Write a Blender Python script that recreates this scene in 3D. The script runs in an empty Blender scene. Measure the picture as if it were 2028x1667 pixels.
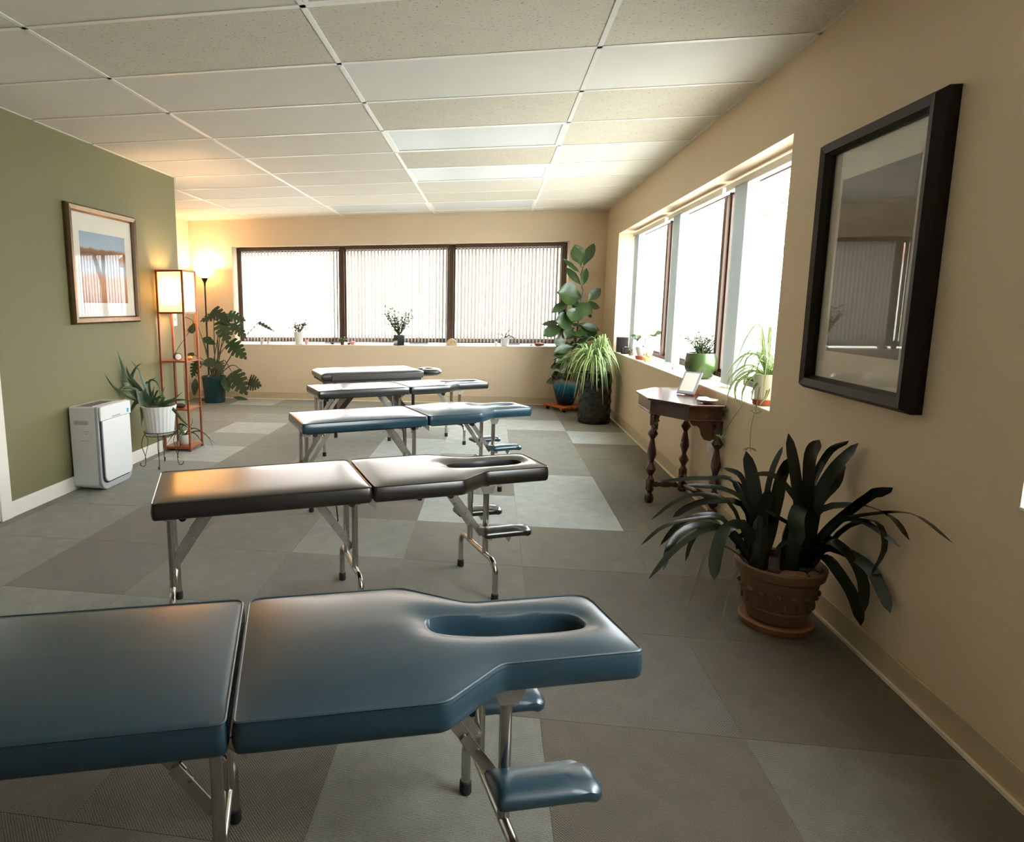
import bpy, bmesh, math, random
from mathutils import Vector, Matrix
random.seed(7)
R = math.radians
sc = bpy.context.scene
col = sc.collection
# ------------------------------------------------------------------ camera
H = 1.2898
cam_d = bpy.data.cameras.new('camera'); cam = bpy.data.objects.new('camera', cam_d); col.objects.link(cam)
cam_d.sensor_width = 36.0; cam_d.sensor_fit = 'HORIZONTAL'
cam_d.lens = 1260.517 * 36 / 2028
cam_d.shift_x = (1014 - 771.96) / 2028; cam_d.shift_y = -(833.5 - 796.08) / 2028
cam_d.clip_start = 0.05; cam_d.clip_end = 300
yaw, pitch, roll = 0.1596, -0.15009, -0.00201
fw = Vector((-math.sin(yaw) * math.cos(pitch), math.cos(yaw) * math.cos(pitch), math.sin(pitch)))
rt = Vector((math.cos(yaw), math.sin(yaw), 0)); up = rt.cross(fw)
r2 = math.cos(roll) * rt + math.sin(roll) * up; u2 = -math.sin(roll) * rt + math.cos(roll) * up
m = Matrix((r2, u2, -fw)).transposed().to_4x4(); m.translation = (0, 0, H)
cam.matrix_world = m
sc.camera = cam
# ------------------------------------------------------------------ world and exposure
w = bpy.data.worlds.new('sky'); sc.world = w; w.use_nodes = True
wn = w.node_tree.nodes; wl = w.node_tree.links; wn.clear()
wo = wn.new('ShaderNodeOutputWorld'); bg = wn.new('ShaderNodeBackground')
bg.inputs[0].default_value = (0.93, 0.97, 1.0, 1); bg.inputs[1].default_value = 8.0
wl.new(bg.outputs[0], wo.inputs[0])
vs = sc.view_settings
vs.view_transform = 'Standard'; vs.look = 'None'; vs.gamma = 1.0; vs.use_curve_mapping = False; vs.exposure = 1.3
cy = sc.cycles
cy.max_bounces = 10; cy.diffuse_bounces = 6; cy.glossy_bounces = 5; cy.transmission_bounces = 8; cy.transparent_max_bounces = 24
cy.caustics_reflective = False; cy.caustics_refractive = False; cy.sample_clamp_indirect = 6.0
cy.use_denoising = True

XR, XL, YB, CZ, XL2, YG, YF = 1.3826, -2.9159, 8.464, 2.4526, -4.167, 5.683, -2.6

# ------------------------------------------------------------------ materials
def lin(c):
    return tuple(((v / 255) / 12.92 if v / 255 <= 0.04045 else ((v / 255 + 0.055) / 1.055) ** 2.4) for v in c)
class N:
    def __init__(s, name):
        s.m = bpy.data.materials.new(name); s.m.use_nodes = True; s.t = s.m.node_tree
        s.b = s.t.nodes['Principled BSDF']; s.out = s.t.nodes['Material Output']
    def n(s, t, **k):
        x = s.t.nodes.new(t)
        for a, b in k.items(): setattr(x, a, b)
        return x
    def l(s, a, b): s.t.links.new(a, b)
    def tc(s, kind='Object'): return s.n('ShaderNodeTexCoord').outputs[kind]
    def ramp(s, fac, stops, interp='LINEAR'):
        r = s.n('ShaderNodeValToRGB'); s.l(fac, r.inputs[0]); e = r.color_ramp.elements; r.color_ramp.interpolation = interp
        while len(e) < len(stops): e.new(0.5)
        for i, (p, c) in enumerate(stops): e[i].position = p; e[i].color = (*c, 1)
        return r.outputs[0]
    def noise(s, scale, detail=3, rough=.5, vec=None, mapscale=None):
        x = s.n('ShaderNodeTexNoise'); x.inputs['Scale'].default_value = scale; x.inputs['Detail'].default_value = detail; x.inputs['Roughness'].default_value = rough
        v = vec or s.tc()
        if mapscale:
            mp = s.n('ShaderNodeMapping'); mp.inputs['Scale'].default_value = mapscale; s.l(v, mp.inputs[0]); v = mp.outputs[0]
        s.l(v, x.inputs['Vector']); return x.outputs[0]
    def bump(s, h, strength=.2, dist=.002):
        b = s.n('ShaderNodeBump'); b.inputs['Strength'].default_value = strength; b.inputs['Distance'].default_value = dist
        s.l(h, b.inputs['Height']); s.l(b.outputs[0], s.b.inputs['Normal'])
def mat(name, rgb, rough=.5, metal=0, var=.06, nscale=6, bump=0, bscale=60, coat=0, spec=.5, **k):
    x = N(name); b = x.b; c = lin(rgb)
    b.inputs['Roughness'].default_value = rough; b.inputs['Metallic'].default_value = metal
    b.inputs['Coat Weight'].default_value = coat; b.inputs['Specular IOR Level'].default_value = spec
    if 'coat_rough' in k: b.inputs['Coat Roughness'].default_value = k['coat_rough']
    lo = tuple(v * (1 - var) for v in c); hi = tuple(min(1, v * (1 + var)) for v in c)
    x.l(x.ramp(x.noise(nscale), [(.3, lo), (.7, hi)]), b.inputs['Base Color'])
    if bump: x.bump(x.noise(bscale, 4), bump, k.get('bdist', .002))
    return x.m
M = {}
M['beige'] = mat('beige paint', (216, 196, 167), .62, var=.02, nscale=2, bump=.12, bscale=220, bdist=.0006)
M['green'] = mat('olive paint', (112, 108, 72), .6, var=.02, nscale=2, bump=.12, bscale=220, bdist=.0006)
M['white_trim'] = mat('white trim paint', (226, 222, 210), .4, var=.01)
M['cove'] = mat('beige vinyl base', (194, 176, 144), .4, var=.02)
M['sill'] = mat('pale sill paint', (232, 222, 200), .45, var=.01)
M['bronze'] = mat('bronze window frame', (88, 66, 52), .4, metal=.3, var=.08)
M['track'] = mat('white plastic', (225, 222, 214), .35, var=.01)
M['black_rubber'] = mat('black rubber', (22, 22, 22), .7)
M['black'] = mat('black plastic', (18, 17, 16), .4)
M['steel'] = mat('satin steel tube', (188, 184, 176), .22, metal=1, var=.05, nscale=20)
M['alu'] = mat('dull aluminium', (176, 172, 164), .38, metal=.85, var=.06, nscale=30)
M['teal'] = mat('teal vinyl', (6, 48, 62), .42, var=.03, spec=.8, coat=.7, coat_rough=.32, bump=.06, bscale=500, bdist=.0004)
M['teal_pale'] = mat('washed teal vinyl', (18, 62, 78), .30, var=.03, spec=.7, coat=.6, coat_rough=.2, bump=.06, bscale=500, bdist=.0004)
M['brown_vinyl'] = mat('black brown vinyl', (24, 20, 15), .30, var=.04, spec=.8, coat=.8, coat_rough=.22, bump=.05, bscale=400, bdist=.0004)
M['char_vinyl'] = mat('charcoal vinyl', (26, 32, 29), .28, var=.04, spec=.8, coat=.8, coat_rough=.15)
M['grey_vinyl'] = mat('brown grey vinyl', (48, 44, 40), .30, var=.04, coat=.7, coat_rough=.3)
M['board'] = mat('dark underside board', (40, 34, 28), .7)
M['walnut'] = mat('dark stained wood leg', (46, 34, 25), .5, var=.2)
M['soil'] = mat('potting soil', (52, 40, 30), .95, var=.3, nscale=60, bump=.6, bscale=90, bdist=.01)
def leafmat(name, a, b, rough=.35, tr=.12, sc_=8):
    x = N(name); c = x.ramp(x.noise(sc_, 3), [(.3, lin(a)), (.7, lin(b))])
    x.l(c, x.b.inputs['Base Color']); x.b.inputs['Roughness'].default_value = rough
    x.b.inputs['Coat Weight'].default_value = .15; x.b.inputs['Coat Roughness'].default_value = .3
    t = x.n('ShaderNodeBsdfTranslucent'); x.l(c, t.inputs[0]); mx = x.n('ShaderNodeMixShader'); mx.inputs[0].default_value = tr
    x.l(x.b.outputs[0], mx.inputs[1]); x.l(t.outputs[0], mx.inputs[2]); x.l(mx.outputs[0], x.out.inputs[0]); return x.m
M['clivia'] = leafmat('clivia leaf', (20, 30, 18), (30, 42, 24), .26, .04)
M['fig'] = leafmat('fig leaf', (38, 60, 28), (66, 88, 46), .32, .06)
M['monstera'] = leafmat('monstera leaf', (34, 52, 30), (54, 74, 42), .28, .1)
M['aloe'] = leafmat('aloe leaf', (52, 76, 50), (78, 102, 66), .4, .05)
M['jade'] = leafmat('small leaf', (66, 88, 44), (98, 116, 66), .4, .15)
M['stem'] = mat('plant stem', (74, 70, 42), .6, var=.2)
M['bark'] = mat('brown trunk', (92, 80, 68), .8, var=.25, nscale=30, bump=.4, bscale=60, bdist=.004)
def stripeleaf():
    x = N('spider plant leaf'); sp = x.n('ShaderNodeSeparateXYZ'); x.l(x.tc('UV'), sp.inputs[0])
    c = x.ramp(sp.outputs[0], [(0, lin((78, 112, 48))), (.3, lin((104, 136, 66))), (.42, lin((196, 206, 148))), (.58, lin((196, 206, 148))), (.7, lin((104, 136, 66))), (1, lin((78, 112, 48)))])
    x.l(c, x.b.inputs['Base Color']); x.b.inputs['Roughness'].default_value = .45
    t = x.n('ShaderNodeBsdfTranslucent'); x.l(c, t.inputs[0]); mx = x.n('ShaderNodeMixShader'); mx.inputs[0].default_value = .25
    x.l(x.b.outputs[0], mx.inputs[1]); x.l(t.outputs[0], mx.inputs[2]); x.l(mx.outputs[0], x.out.inputs[0]); return x.m
M['spider'] = stripeleaf()
M['terracotta'] = mat('weathered terracotta', (150, 108, 80), .8, var=.14, nscale=9, bump=.3, bscale=30, bdist=.003)
M['terra_dark'] = mat('old terracotta', (108, 84, 62), .8, var=.2, nscale=7, bump=.5, bscale=26, bdist=.005)
M['white_pot'] = mat('white glazed pot', (232, 232, 228), .25, var=.01)
M['teal_pot'] = mat('dark teal glaze', (8, 52, 56), .2, var=.1)
M['black_glaze'] = mat('black glazed ceramic', (20, 20, 17), .16, var=.2)
M['green_glaze'] = mat('olive glazed ceramic', (66, 86, 46), .15, var=.06)
M['orange_wood'] = mat('orange stained wood', (176, 88, 34), .5, var=.12, nscale=12)
M['redwood'] = mat('cherry wood lamp frame', (150, 78, 42), .42, var=.12, nscale=14)
M['mahogany'] = mat('polished mahogany', (66, 30, 17), .22, var=.2, nscale=10, coat=.5, coat_rough=.1)
M['wire'] = mat('dark wire', (56, 52, 44), .45, metal=.7)
M['gunmetal'] = mat('dark bronze lamp metal', (50, 42, 34), .4, metal=.6)
M['purifier_white'] = mat('gloss white plastic', (226, 227, 226), .22, var=.005)
M['purifier_grey'] = mat('silver grey plastic', (176, 178, 180), .35, var=.01)
M['dark_gap'] = mat('dark vent gap', (34, 34, 34), .8)
M['sticker'] = mat('blue sticker', (70, 160, 190), .5)
M['print_grey'] = mat('pale grey printing', (168, 168, 168), .5)
M['mat_board'] = mat('ivory mat board', (226, 220, 206), .8, var=.01)
M['frame_black'] = mat('black brown frame wood', (22, 16, 11), .5, var=.15, spec=.3)
M['frame_bronze'] = mat('bronze frame moulding', (104, 84, 60), .3, metal=.75, var=.12, nscale=20)
M['screen'] = mat('grey bezel', (150, 154, 158), .2, var=.01)
M['silver'] = mat('silver bezel', (150, 152, 156), .3, metal=.5)
M['shell'] = mat('pearly shell', (196, 178, 152), .3, var=.3, nscale=40)
M['soap'] = mat('white soap', (236, 232, 222), .4)
M['agate'] = mat('tan agate', (206, 176, 138), .35, var=.22, nscale=30)
M['orange_salt'] = mat('orange salt crystal', (240, 176, 100), .4, var=.1)
M['pinkish'] = mat('pink stone', (236, 176, 172), .4)
M['clear_stone'] = mat('pale quartz', (214, 206, 204), .2, var=.15, nscale=30)
M['dark_stone'] = mat('dark small stone', (84, 70, 58), .5, var=.3, nscale=50)
M['redclay'] = mat('red clay', (168, 82, 54), .5)
M['cream_plastic'] = mat('cream plate plastic', (222, 216, 202), .35, var=.01)
M['asphalt'] = mat('pale concrete paving', (212, 212, 206), .9, var=.1)
M['ext_wall'] = mat('pale stucco', (214, 208, 196), .9, var=.05)
M['ext_roof'] = mat('rust orange roof', (206, 150, 124), .8, var=.12)
M['ext_dark'] = mat('haze paled window glass', (136, 146, 150), .2)  # glass kept mid grey, outdoor colours lightened to stand in for haze
M['car_white'] = mat('white car paint', (220, 222, 224), .2)
M['car_grey'] = mat('grey car paint', (170, 176, 180), .2)
M['hedge'] = leafmat('hedge leaves', (72, 92, 54), (104, 122, 80), .6, .1, 3)
def glassmat(name, tint=(1, 1, 1), refl=1.0, rough=0.0):
    x = N(name); x.t.nodes.remove(x.b)
    tr = x.n('ShaderNodeBsdfTransparent'); tr.inputs[0].default_value = (*tint, 1)
    g = x.n('ShaderNodeBsdfGlossy'); g.inputs['Roughness'].default_value = rough
    fr = x.n('ShaderNodeLayerWeight'); pw = x.n('ShaderNodeMath', operation='POWER'); pw.inputs[1].default_value = 4.6; x.l(fr.outputs['Facing'], pw.inputs[0])
    fr.inputs[0].default_value = .5
    mu = x.n('ShaderNodeMath', operation='MULTIPLY_ADD'); mu.inputs[1].default_value = .95; mu.inputs[2].default_value = .045 * refl; x.l(pw.outputs[0], mu.inputs[0])
    mx = x.n('ShaderNodeMixShader'); x.l(mu.outputs[0], mx.inputs[0]); x.l(tr.outputs[0], mx.inputs[1]); x.l(g.outputs[0], mx.inputs[2])
    x.l(mx.outputs[0], x.out.inputs[0]); return x.m
M['glass'] = glassmat('window glass', (.96, .98, .97), 1)
M['pic_glass'] = glassmat('picture glass', (.97, .97, .97), 1.15)
M['pic_glass_matte'] = glassmat('low glare picture glass', (.97, .97, .97), .32)
def translucent(name, rgb, tr, rough=.6):
    x = N(name); c = lin(rgb); x.b.inputs['Base Color'].default_value = (*c, 1); x.b.inputs['Roughness'].default_value = rough
    n = x.noise(120, 2); x.bump(n, .1, .0005)
    t = x.n('ShaderNodeBsdfTranslucent'); t.inputs[0].default_value = (*c, 1); mx = x.n('ShaderNodeMixShader'); mx.inputs[0].default_value = tr
    x.l(x.b.outputs[0], mx.inputs[1]); x.l(t.outputs[0], mx.inputs[2]); x.l(mx.outputs[0], x.out.inputs[0]); return x.m
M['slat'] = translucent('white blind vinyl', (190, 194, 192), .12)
M['slat_back'] = translucent('shaded blind vinyl', (146, 136, 124), .03)  # white slats darkened; shade against the bright window is in the colour
M['paper'] = translucent('rice paper shade', (250, 236, 208), .46)
M['frosted'] = translucent('frosted glass bowl', (255, 240, 214), .6, .3)
def bulbmat(name, rgb, st):
    x = N(name); x.b.inputs['Base Color'].default_value = (*lin(rgb), 1)
    x.b.inputs['Emission Color'].default_value = (*lin(rgb), 1); x.b.inputs['Emission Strength'].default_value = st; return x.m
M['bulb'] = bulbmat('glowing bulb', (255, 206, 140), 18)

def carpet(i, c1, c2, stripe):
    x = N('carpet pile %s' % 'abcdef'[i])
    tc = x.tc()
    wv = x.n('ShaderNodeTexWave'); wv.wave_type = 'BANDS'; wv.bands_direction = 'DIAGONAL' if stripe else 'X'
    wv.inputs['Scale'].default_value = 72; wv.inputs['Distortion'].default_value = 2.6; wv.inputs['Detail'].default_value = 2; wv.inputs['Detail Scale'].default_value = 9
    x.l(tc, wv.inputs['Vector'])
    n2 = x.noise(9, 5, .6, tc); n3 = x.noise(260, 2, .6, tc)
    a = x.n('ShaderNodeMath', operation='MULTIPLY'); a.inputs[1].default_value = .26; x.l(wv.outputs[1], a.inputs[0])
    b = x.n('ShaderNodeMath', operation='MULTIPLY_ADD'); b.inputs[1].default_value = .55; x.l(n2, b.inputs[0]); x.l(a.outputs[0], b.inputs[2])
    d = x.n('ShaderNodeMath', operation='MULTIPLY_ADD'); d.inputs[1].default_value = .55; x.l(n3, d.inputs[0]); x.l(b.outputs[0], d.inputs[2])
    x.l(x.ramp(d.outputs[0], [(.38, lin(c1)), (.95, lin(c2))]), x.b.inputs['Base Color'])
    x.b.inputs['Roughness'].default_value = .8; x.b.inputs['Specular IOR Level'].default_value = .35
    x.b.inputs['Sheen Weight'].default_value = .4; x.b.inputs['Sheen Tint'].default_value = (1, .95, .84, 1); x.b.inputs['Sheen Roughness'].default_value = .5
    x.bump(d.outputs[0], .8, .004); return x.m
CP = [carpet(0, (42, 40, 29), (106, 102, 83), 0), carpet(1, (34, 30, 19), (88, 79, 58), 1), carpet(2, (58, 59, 51), (126, 127, 114), 0),
      carpet(3, (104, 109, 104), (176, 182, 176), 0), carpet(4, (40, 36, 28), (96, 88, 72), 1)]
def ceil(name, c, speck):
    x = N(name); c = lin(c)
    if speck:
        tc = x.tc(); n = x.noise(60, 2, .5, tc, (1, 2.2, 1)); n2 = x.noise(8, 2, .5, tc)
        base = x.ramp(n2, [(.3, tuple(v * .95 for v in c)), (.7, c)])
        f = x.ramp(n, [(.30, (0, 0, 0)), (.37, (1, 1, 1))]); mx = x.n('ShaderNodeMixRGB'); x.l(f, mx.inputs[0]); mx.inputs[1].default_value = (*[v * .42 for v in c], 1); x.l(base, mx.inputs[2])
        x.l(mx.outputs[0], x.b.inputs['Base Color']); x.bump(f, .35, .003)
    else:
        x.l(x.ramp(x.noise(5), [(.3, tuple(v * .97 for v in c)), (.7, c)]), x.b.inputs['Base Color'])
    x.b.inputs['Roughness'].default_value = .85; return x.m
M['tile_speck'] = ceil('speckled ceiling tile', (212, 204, 186), 1)
M['tile_smooth'] = ceil('smooth ceiling tile', (226, 223, 213), 0)
M['tile_warm'] = ceil('warm ceiling tile', (218, 211, 197), 0)
M['tbar'] = mat('white ceiling grid', (232, 229, 220), .4, var=.01)
M['diffuser'] = mat('milky light diffuser', (190, 192, 190), .4, var=.005)

# ------------------------------------------------------------------ geometry helpers
class MB:
    def __init__(s): s.v = []; s.f = []; s.uv = None
    def add(s, v, f):
        o = len(s.v); s.v += [tuple(p) for p in v]; s.f += [tuple(i + o for i in q) for q in f]; return s
    def box(s, x0, x1, y0, y1, z0, z1):
        v = [(x, y, z) for z in (z0, z1) for y in (y0, y1) for x in (x0, x1)]
        return s.add(v, [(0, 2, 3, 1), (4, 5, 7, 6), (0, 1, 5, 4), (2, 6, 7, 3), (0, 4, 6, 2), (1, 3, 7, 5)])
    def obox(s, p, q, wd, th, side=(0, 1, 0)):            # a bar from p to q, th along side, wd across
        p = Vector(p); q = Vector(q); d = (q - p).normalized(); sd = Vector(side); sd = (sd - d * sd.dot(d)).normalized(); n = d.cross(sd)
        v = [e + n * a * wd / 2 + sd * b * th / 2 for e in (p, q) for a, b in ((-1, -1), (1, -1), (1, 1), (-1, 1))]
        return s.add(v, [(3, 2, 1, 0), (4, 5, 6, 7), (0, 1, 5, 4), (1, 2, 6, 5), (2, 3, 7, 6), (3, 0, 4, 7)])
    def tube(s, pts, r, n=8, caps=True, closed=False):
        pts = [Vector(p) for p in pts]; k = len(pts); rr = r if isinstance(r, (list, tuple)) else [r] * k
        ref = None; v = []; f = []
        for i, p in enumerate(pts):
            a = pts[i - 1] if (i > 0 or closed) else p; b = pts[(i + 1) % k] if (i < k - 1 or closed) else p
            d = (b - a).normalized() if (b - a).length > 1e-9 else Vector((0, 0, 1))
            if ref is None: ref = Vector((0, 0, 1)) if abs(d.z) < .9 else Vector((1, 0, 0))
            x = (ref - d * ref.dot(d)).normalized(); y = d.cross(x); ref = x
            for j in range(n):
                t = 2 * math.pi * j / n; v.append(p + (x * math.cos(t) + y * math.sin(t)) * rr[i])
        for i in range(k if closed else k - 1):
            for j in range(n):
                a = i * n + j; b = i * n + (j + 1) % n; c = ((i + 1) % k) * n + (j + 1) % n; d_ = ((i + 1) % k) * n + j
                f.append((a, b, c, d_))
        if caps and not closed: f.append(tuple(range(n))[::-1]); f.append(tuple((k - 1) * n + j for j in range(n)))
        return s.add(v, f)
    def lathe(s, prof, n=32, c=(0, 0, 0), flute=0, nf=0):
        v = []; f = []
        for (r, z) in prof:
            for j in range(n):
                t = 2 * math.pi * j / n; q = r * (1 + (flute * math.cos(nf * t) if nf else 0))
                v.append((c[0] + q * math.cos(t), c[1] + q * math.sin(t), c[2] + z))
        for i in range(len(prof) - 1):
            for j in range(n):
                a = i * n + j; b = i * n + (j + 1) % n; f.append((a, b, b + n, a + n))
        f.append(tuple(range(n))[::-1]); f.append(tuple((len(prof) - 1) * n + j for j in range(n)))
        return s.add(v, f)
    def prism(s, poly, z0, z1, axis='z'):
        n = len(poly); g = {'z': lambda a, b, c: (a, b, c), 'x': lambda a, b, c: (c, a, b), 'y': lambda a, b, c: (a, c, b)}[axis]
        v = [g(a, b, z0) for a, b in poly] + [g(a, b, z1) for a, b in poly]
        f = [tuple(range(n))[::-1], tuple(range(n, 2 * n))] + [(i, (i + 1) % n, (i + 1) % n + n, i + n) for i in range(n)]
        return s.add(v, f)
    def blob(s, c, r, seed=0, nr=8, ns=10, rough=.15, fac=None):
        rnd = random.Random(seed); v = []; f = []
        v.append((c[0], c[1], c[2] + r[2]))
        for i in range(1, nr):
            for j in range(ns):
                a = math.pi * i / nr; b = 2 * math.pi * j / ns; k = 1 + rnd.uniform(-rough, rough)
                v.append((c[0] + r[0] * k * math.sin(a) * math.cos(b), c[1] + r[1] * k * math.sin(a) * math.sin(b), c[2] + r[2] * k * math.cos(a)))
        v.append((c[0], c[1], c[2] - r[2]))
        for j in range(ns): f.append((0, 1 + j, 1 + (j + 1) % ns))
        for i in range(nr - 2):
            for j in range(ns):
                a = 1 + i * ns + j; b = 1 + i * ns + (j + 1) % ns; f.append((a, a + ns, b + ns, b))
        L = len(v) - 1
        for j in range(ns): f.append((L, L - ns + (j + 1) % ns, L - ns + j))
        return s.add(v, f)
    def mesh(s, name, mt, smooth=True, ang=35):
        me = bpy.data.meshes.new(name); me.from_pydata(s.v, [], s.f); me.materials.append(mt)
        bm = bmesh.new(); bm.from_mesh(me); bmesh.ops.recalc_face_normals(bm, faces=bm.faces); bm.to_mesh(me); bm.free()
        if s.uv:
            ul = me.uv_layers.new(name='UVMap')
            for lp in me.loops: ul.data[lp.index].uv = s.uv[lp.vertex_index]
        if smooth: me.shade_smooth(); me.set_sharp_from_angle(angle=R(ang))
        return me
    def build(s, name, mt, parent=None, smooth=True, ang=35, bevel=0, seg=2):
        o = bpy.data.objects.new(name, s.mesh(name, mt, smooth, ang)); col.objects.link(o)
        if parent: o.parent = parent
        if bevel:
            b = o.modifiers.new('bevel', 'BEVEL'); b.width = bevel; b.segments = seg; b.limit_method = 'ANGLE'; b.angle_limit = R(40)
        return o
def tag(o, label=None, cat=None, group=None, kind=None):
    if label: o['label'] = label
    if cat: o['category'] = cat
    if group: o['group'] = group
    if kind: o['kind'] = kind
    return o
def thing(name, label, cat, loc=(0, 0, 0), rz=0, group=None):
    o = bpy.data.objects.new(name, None); col.objects.link(o); o.location = loc; o.rotation_euler = (0, 0, rz); o.empty_display_size = .1
    return tag(o, label, cat, group)
def inst(src, name=None, parent=None, loc=None, rz=None):
    o = src.copy(); col.objects.link(o)
    if name: o.name = name
    if parent is not None: o.parent = parent
    if loc is not None: o.location = loc
    if rz is not None: o.rotation_euler = (0, 0, rz)
    return o
def spl(pts, n=10):                                      # Catmull-Rom through points
    P = [Vector(p) for p in pts]; P = [2 * P[0] - P[1]] + P + [2 * P[-1] - P[-2]]; out = []; k = len(P) - 3
    for i in range(n + 1):
        t = i / n * k; j = min(int(t), k - 1); t -= j; a, b, c, d = P[j:j + 4]
        out.append(.5 * ((2 * b) + (c - a) * t + (2 * a - 5 * b + 4 * c - d) * t * t + (3 * b - a - 3 * c + d) * t ** 3))
    return out
def strap(pts, wd, n=12, fold=.25, taper=None, facing=None, uv=False, org=None, thick=0):
    """a strap leaf along a curve with a folded midrib"""
    c = spl(pts, n); mb = MB(); mb.uv = [] if uv else None; o = Vector(org) if org else Vector((0, 0, 0)); L = len(c)
    fc = Vector(facing or (0, -1, .35)).normalized()
    v = []; side0 = None
    for i, p in enumerate(c):
        d = (c[min(i + 1, L - 1)] - c[max(i - 1, 0)]).normalized(); s_ = d.cross(fc)
        if s_.length < .15: s_ = side0 if side0 is not None else Vector((1, 0, 0))
        s_.normalize()
        if side0 is not None and s_.dot(side0) < 0: s_ = -s_
        side0 = s_; nn = s_.cross(d).normalized(); t = i / (L - 1)
        ww = wd / 2 * (taper(t) if taper else min(1, .5 + 2.0 * t) * (math.sqrt(max(.004, 1 - max(0, (t - .74) / .26) ** 2.2))))
        for k in (-1, 0, 1):
            v.append(p + s_ * ww * k - nn * (fold * ww if k == 0 else 0) - o)
            if uv: mb.uv.append(((k + 1) / 2, t))
    f = []
    for i in range(L - 1):
        for k in (0, 1): f.append((i * 3 + k, i * 3 + k + 1, i * 3 + k + 4, i * 3 + k + 3))
    mb.add(v, f); return mb
def broad(base, tip, wd, facing, n=9, droop=.12, cup=.12, wave=.02, split=0, org=None, egg=.6, seed=0):
    """a broad leaf; split>0 cuts it into monstera lobes"""
    rnd = random.Random(seed); b = Vector(base); t_ = Vector(tip); o = Vector(org) if org else Vector((0, 0, 0)); d = t_ - b; L = d.length; d.normalize()
    f_ = Vector(facing); s_ = d.cross(f_)
    if s_.length < .1: s_ = Vector((1, 0, 0))
    s_.normalize(); nn = s_.cross(d).normalized()
    if nn.dot(f_) < 0: nn = -nn
    if split: prof = lambda t: (math.sin(math.pi * min(1, t * 1.02 + .02) ** .62) ** .75)
    else: prof = lambda t: (math.sin(math.pi * t ** (1.15 if egg > .5 else .8)) ** .8) * (1 if t > .3 else .55 + 1.5 * t)
    def P(t, k):
        k2 = abs(k); z = -droop * L * (t - .0) ** 2 * 1.0 + cup * wd * k2 ** 2 * .5 + wave * L * math.sin(t * 17 + k * 2 + seed) * k2
        back = (-.10 * L * k2 ** 1.5 * (1 - t) ** 3 if split else 0)
        return b + d * (L * t + back) + s_ * (wd / 2 * prof(t) * k) + nn * z - o
    mb = MB()
    if not split:
        ks = [-1, -.55, 0, .55, 1]; v = [P(i / n, k) for i in range(n + 1) for k in ks]
        mb.add(v, [(i * 5 + k, i * 5 + k + 1, i * 5 + k + 6, i * 5 + k + 5) for i in range(n) for k in range(4)])
    else:
        m_ = 24; inner = .38; nl = 6
        for sg in (-1, 1):
            v = [P(i / m_, k * sg) for i in range(m_ + 1) for k in (0, inner * .55, inner)]
            mb.add(v, [(i * 3 + k, i * 3 + k + 1, i * 3 + k + 4, i * 3 + k + 3) for i in range(m_) for k in range(2)])
            for q in range(nl):
                t0 = q / nl * .98; t1 = (q + 1) / nl * .98; g = (t1 - t0) * .13; v = []; S = 5
                for i in range(5):
                    k = inner + (1 - inner) * i / 4; sl = .07 * (i / 4)
                    for j in range(S):
                        e = t0 + (t1 - t0) * j / (S - 1); cc = (t0 + t1) / 2; gg = g * (i / 4 * 1.5 + (0.25 if i else 0)) * 2 / (t1 - t0)
                        tt = cc + (e - cc) * max(.2, 1 - gg) + sl
                        v.append(P(min(1, tt), k * sg))
                mb.add(v, [(i * S + j, i * S + j + 1, i * S + j + 1 + S, i * S + j + S) for i in range(4) for j in range(S - 1)])
    return mb
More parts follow.
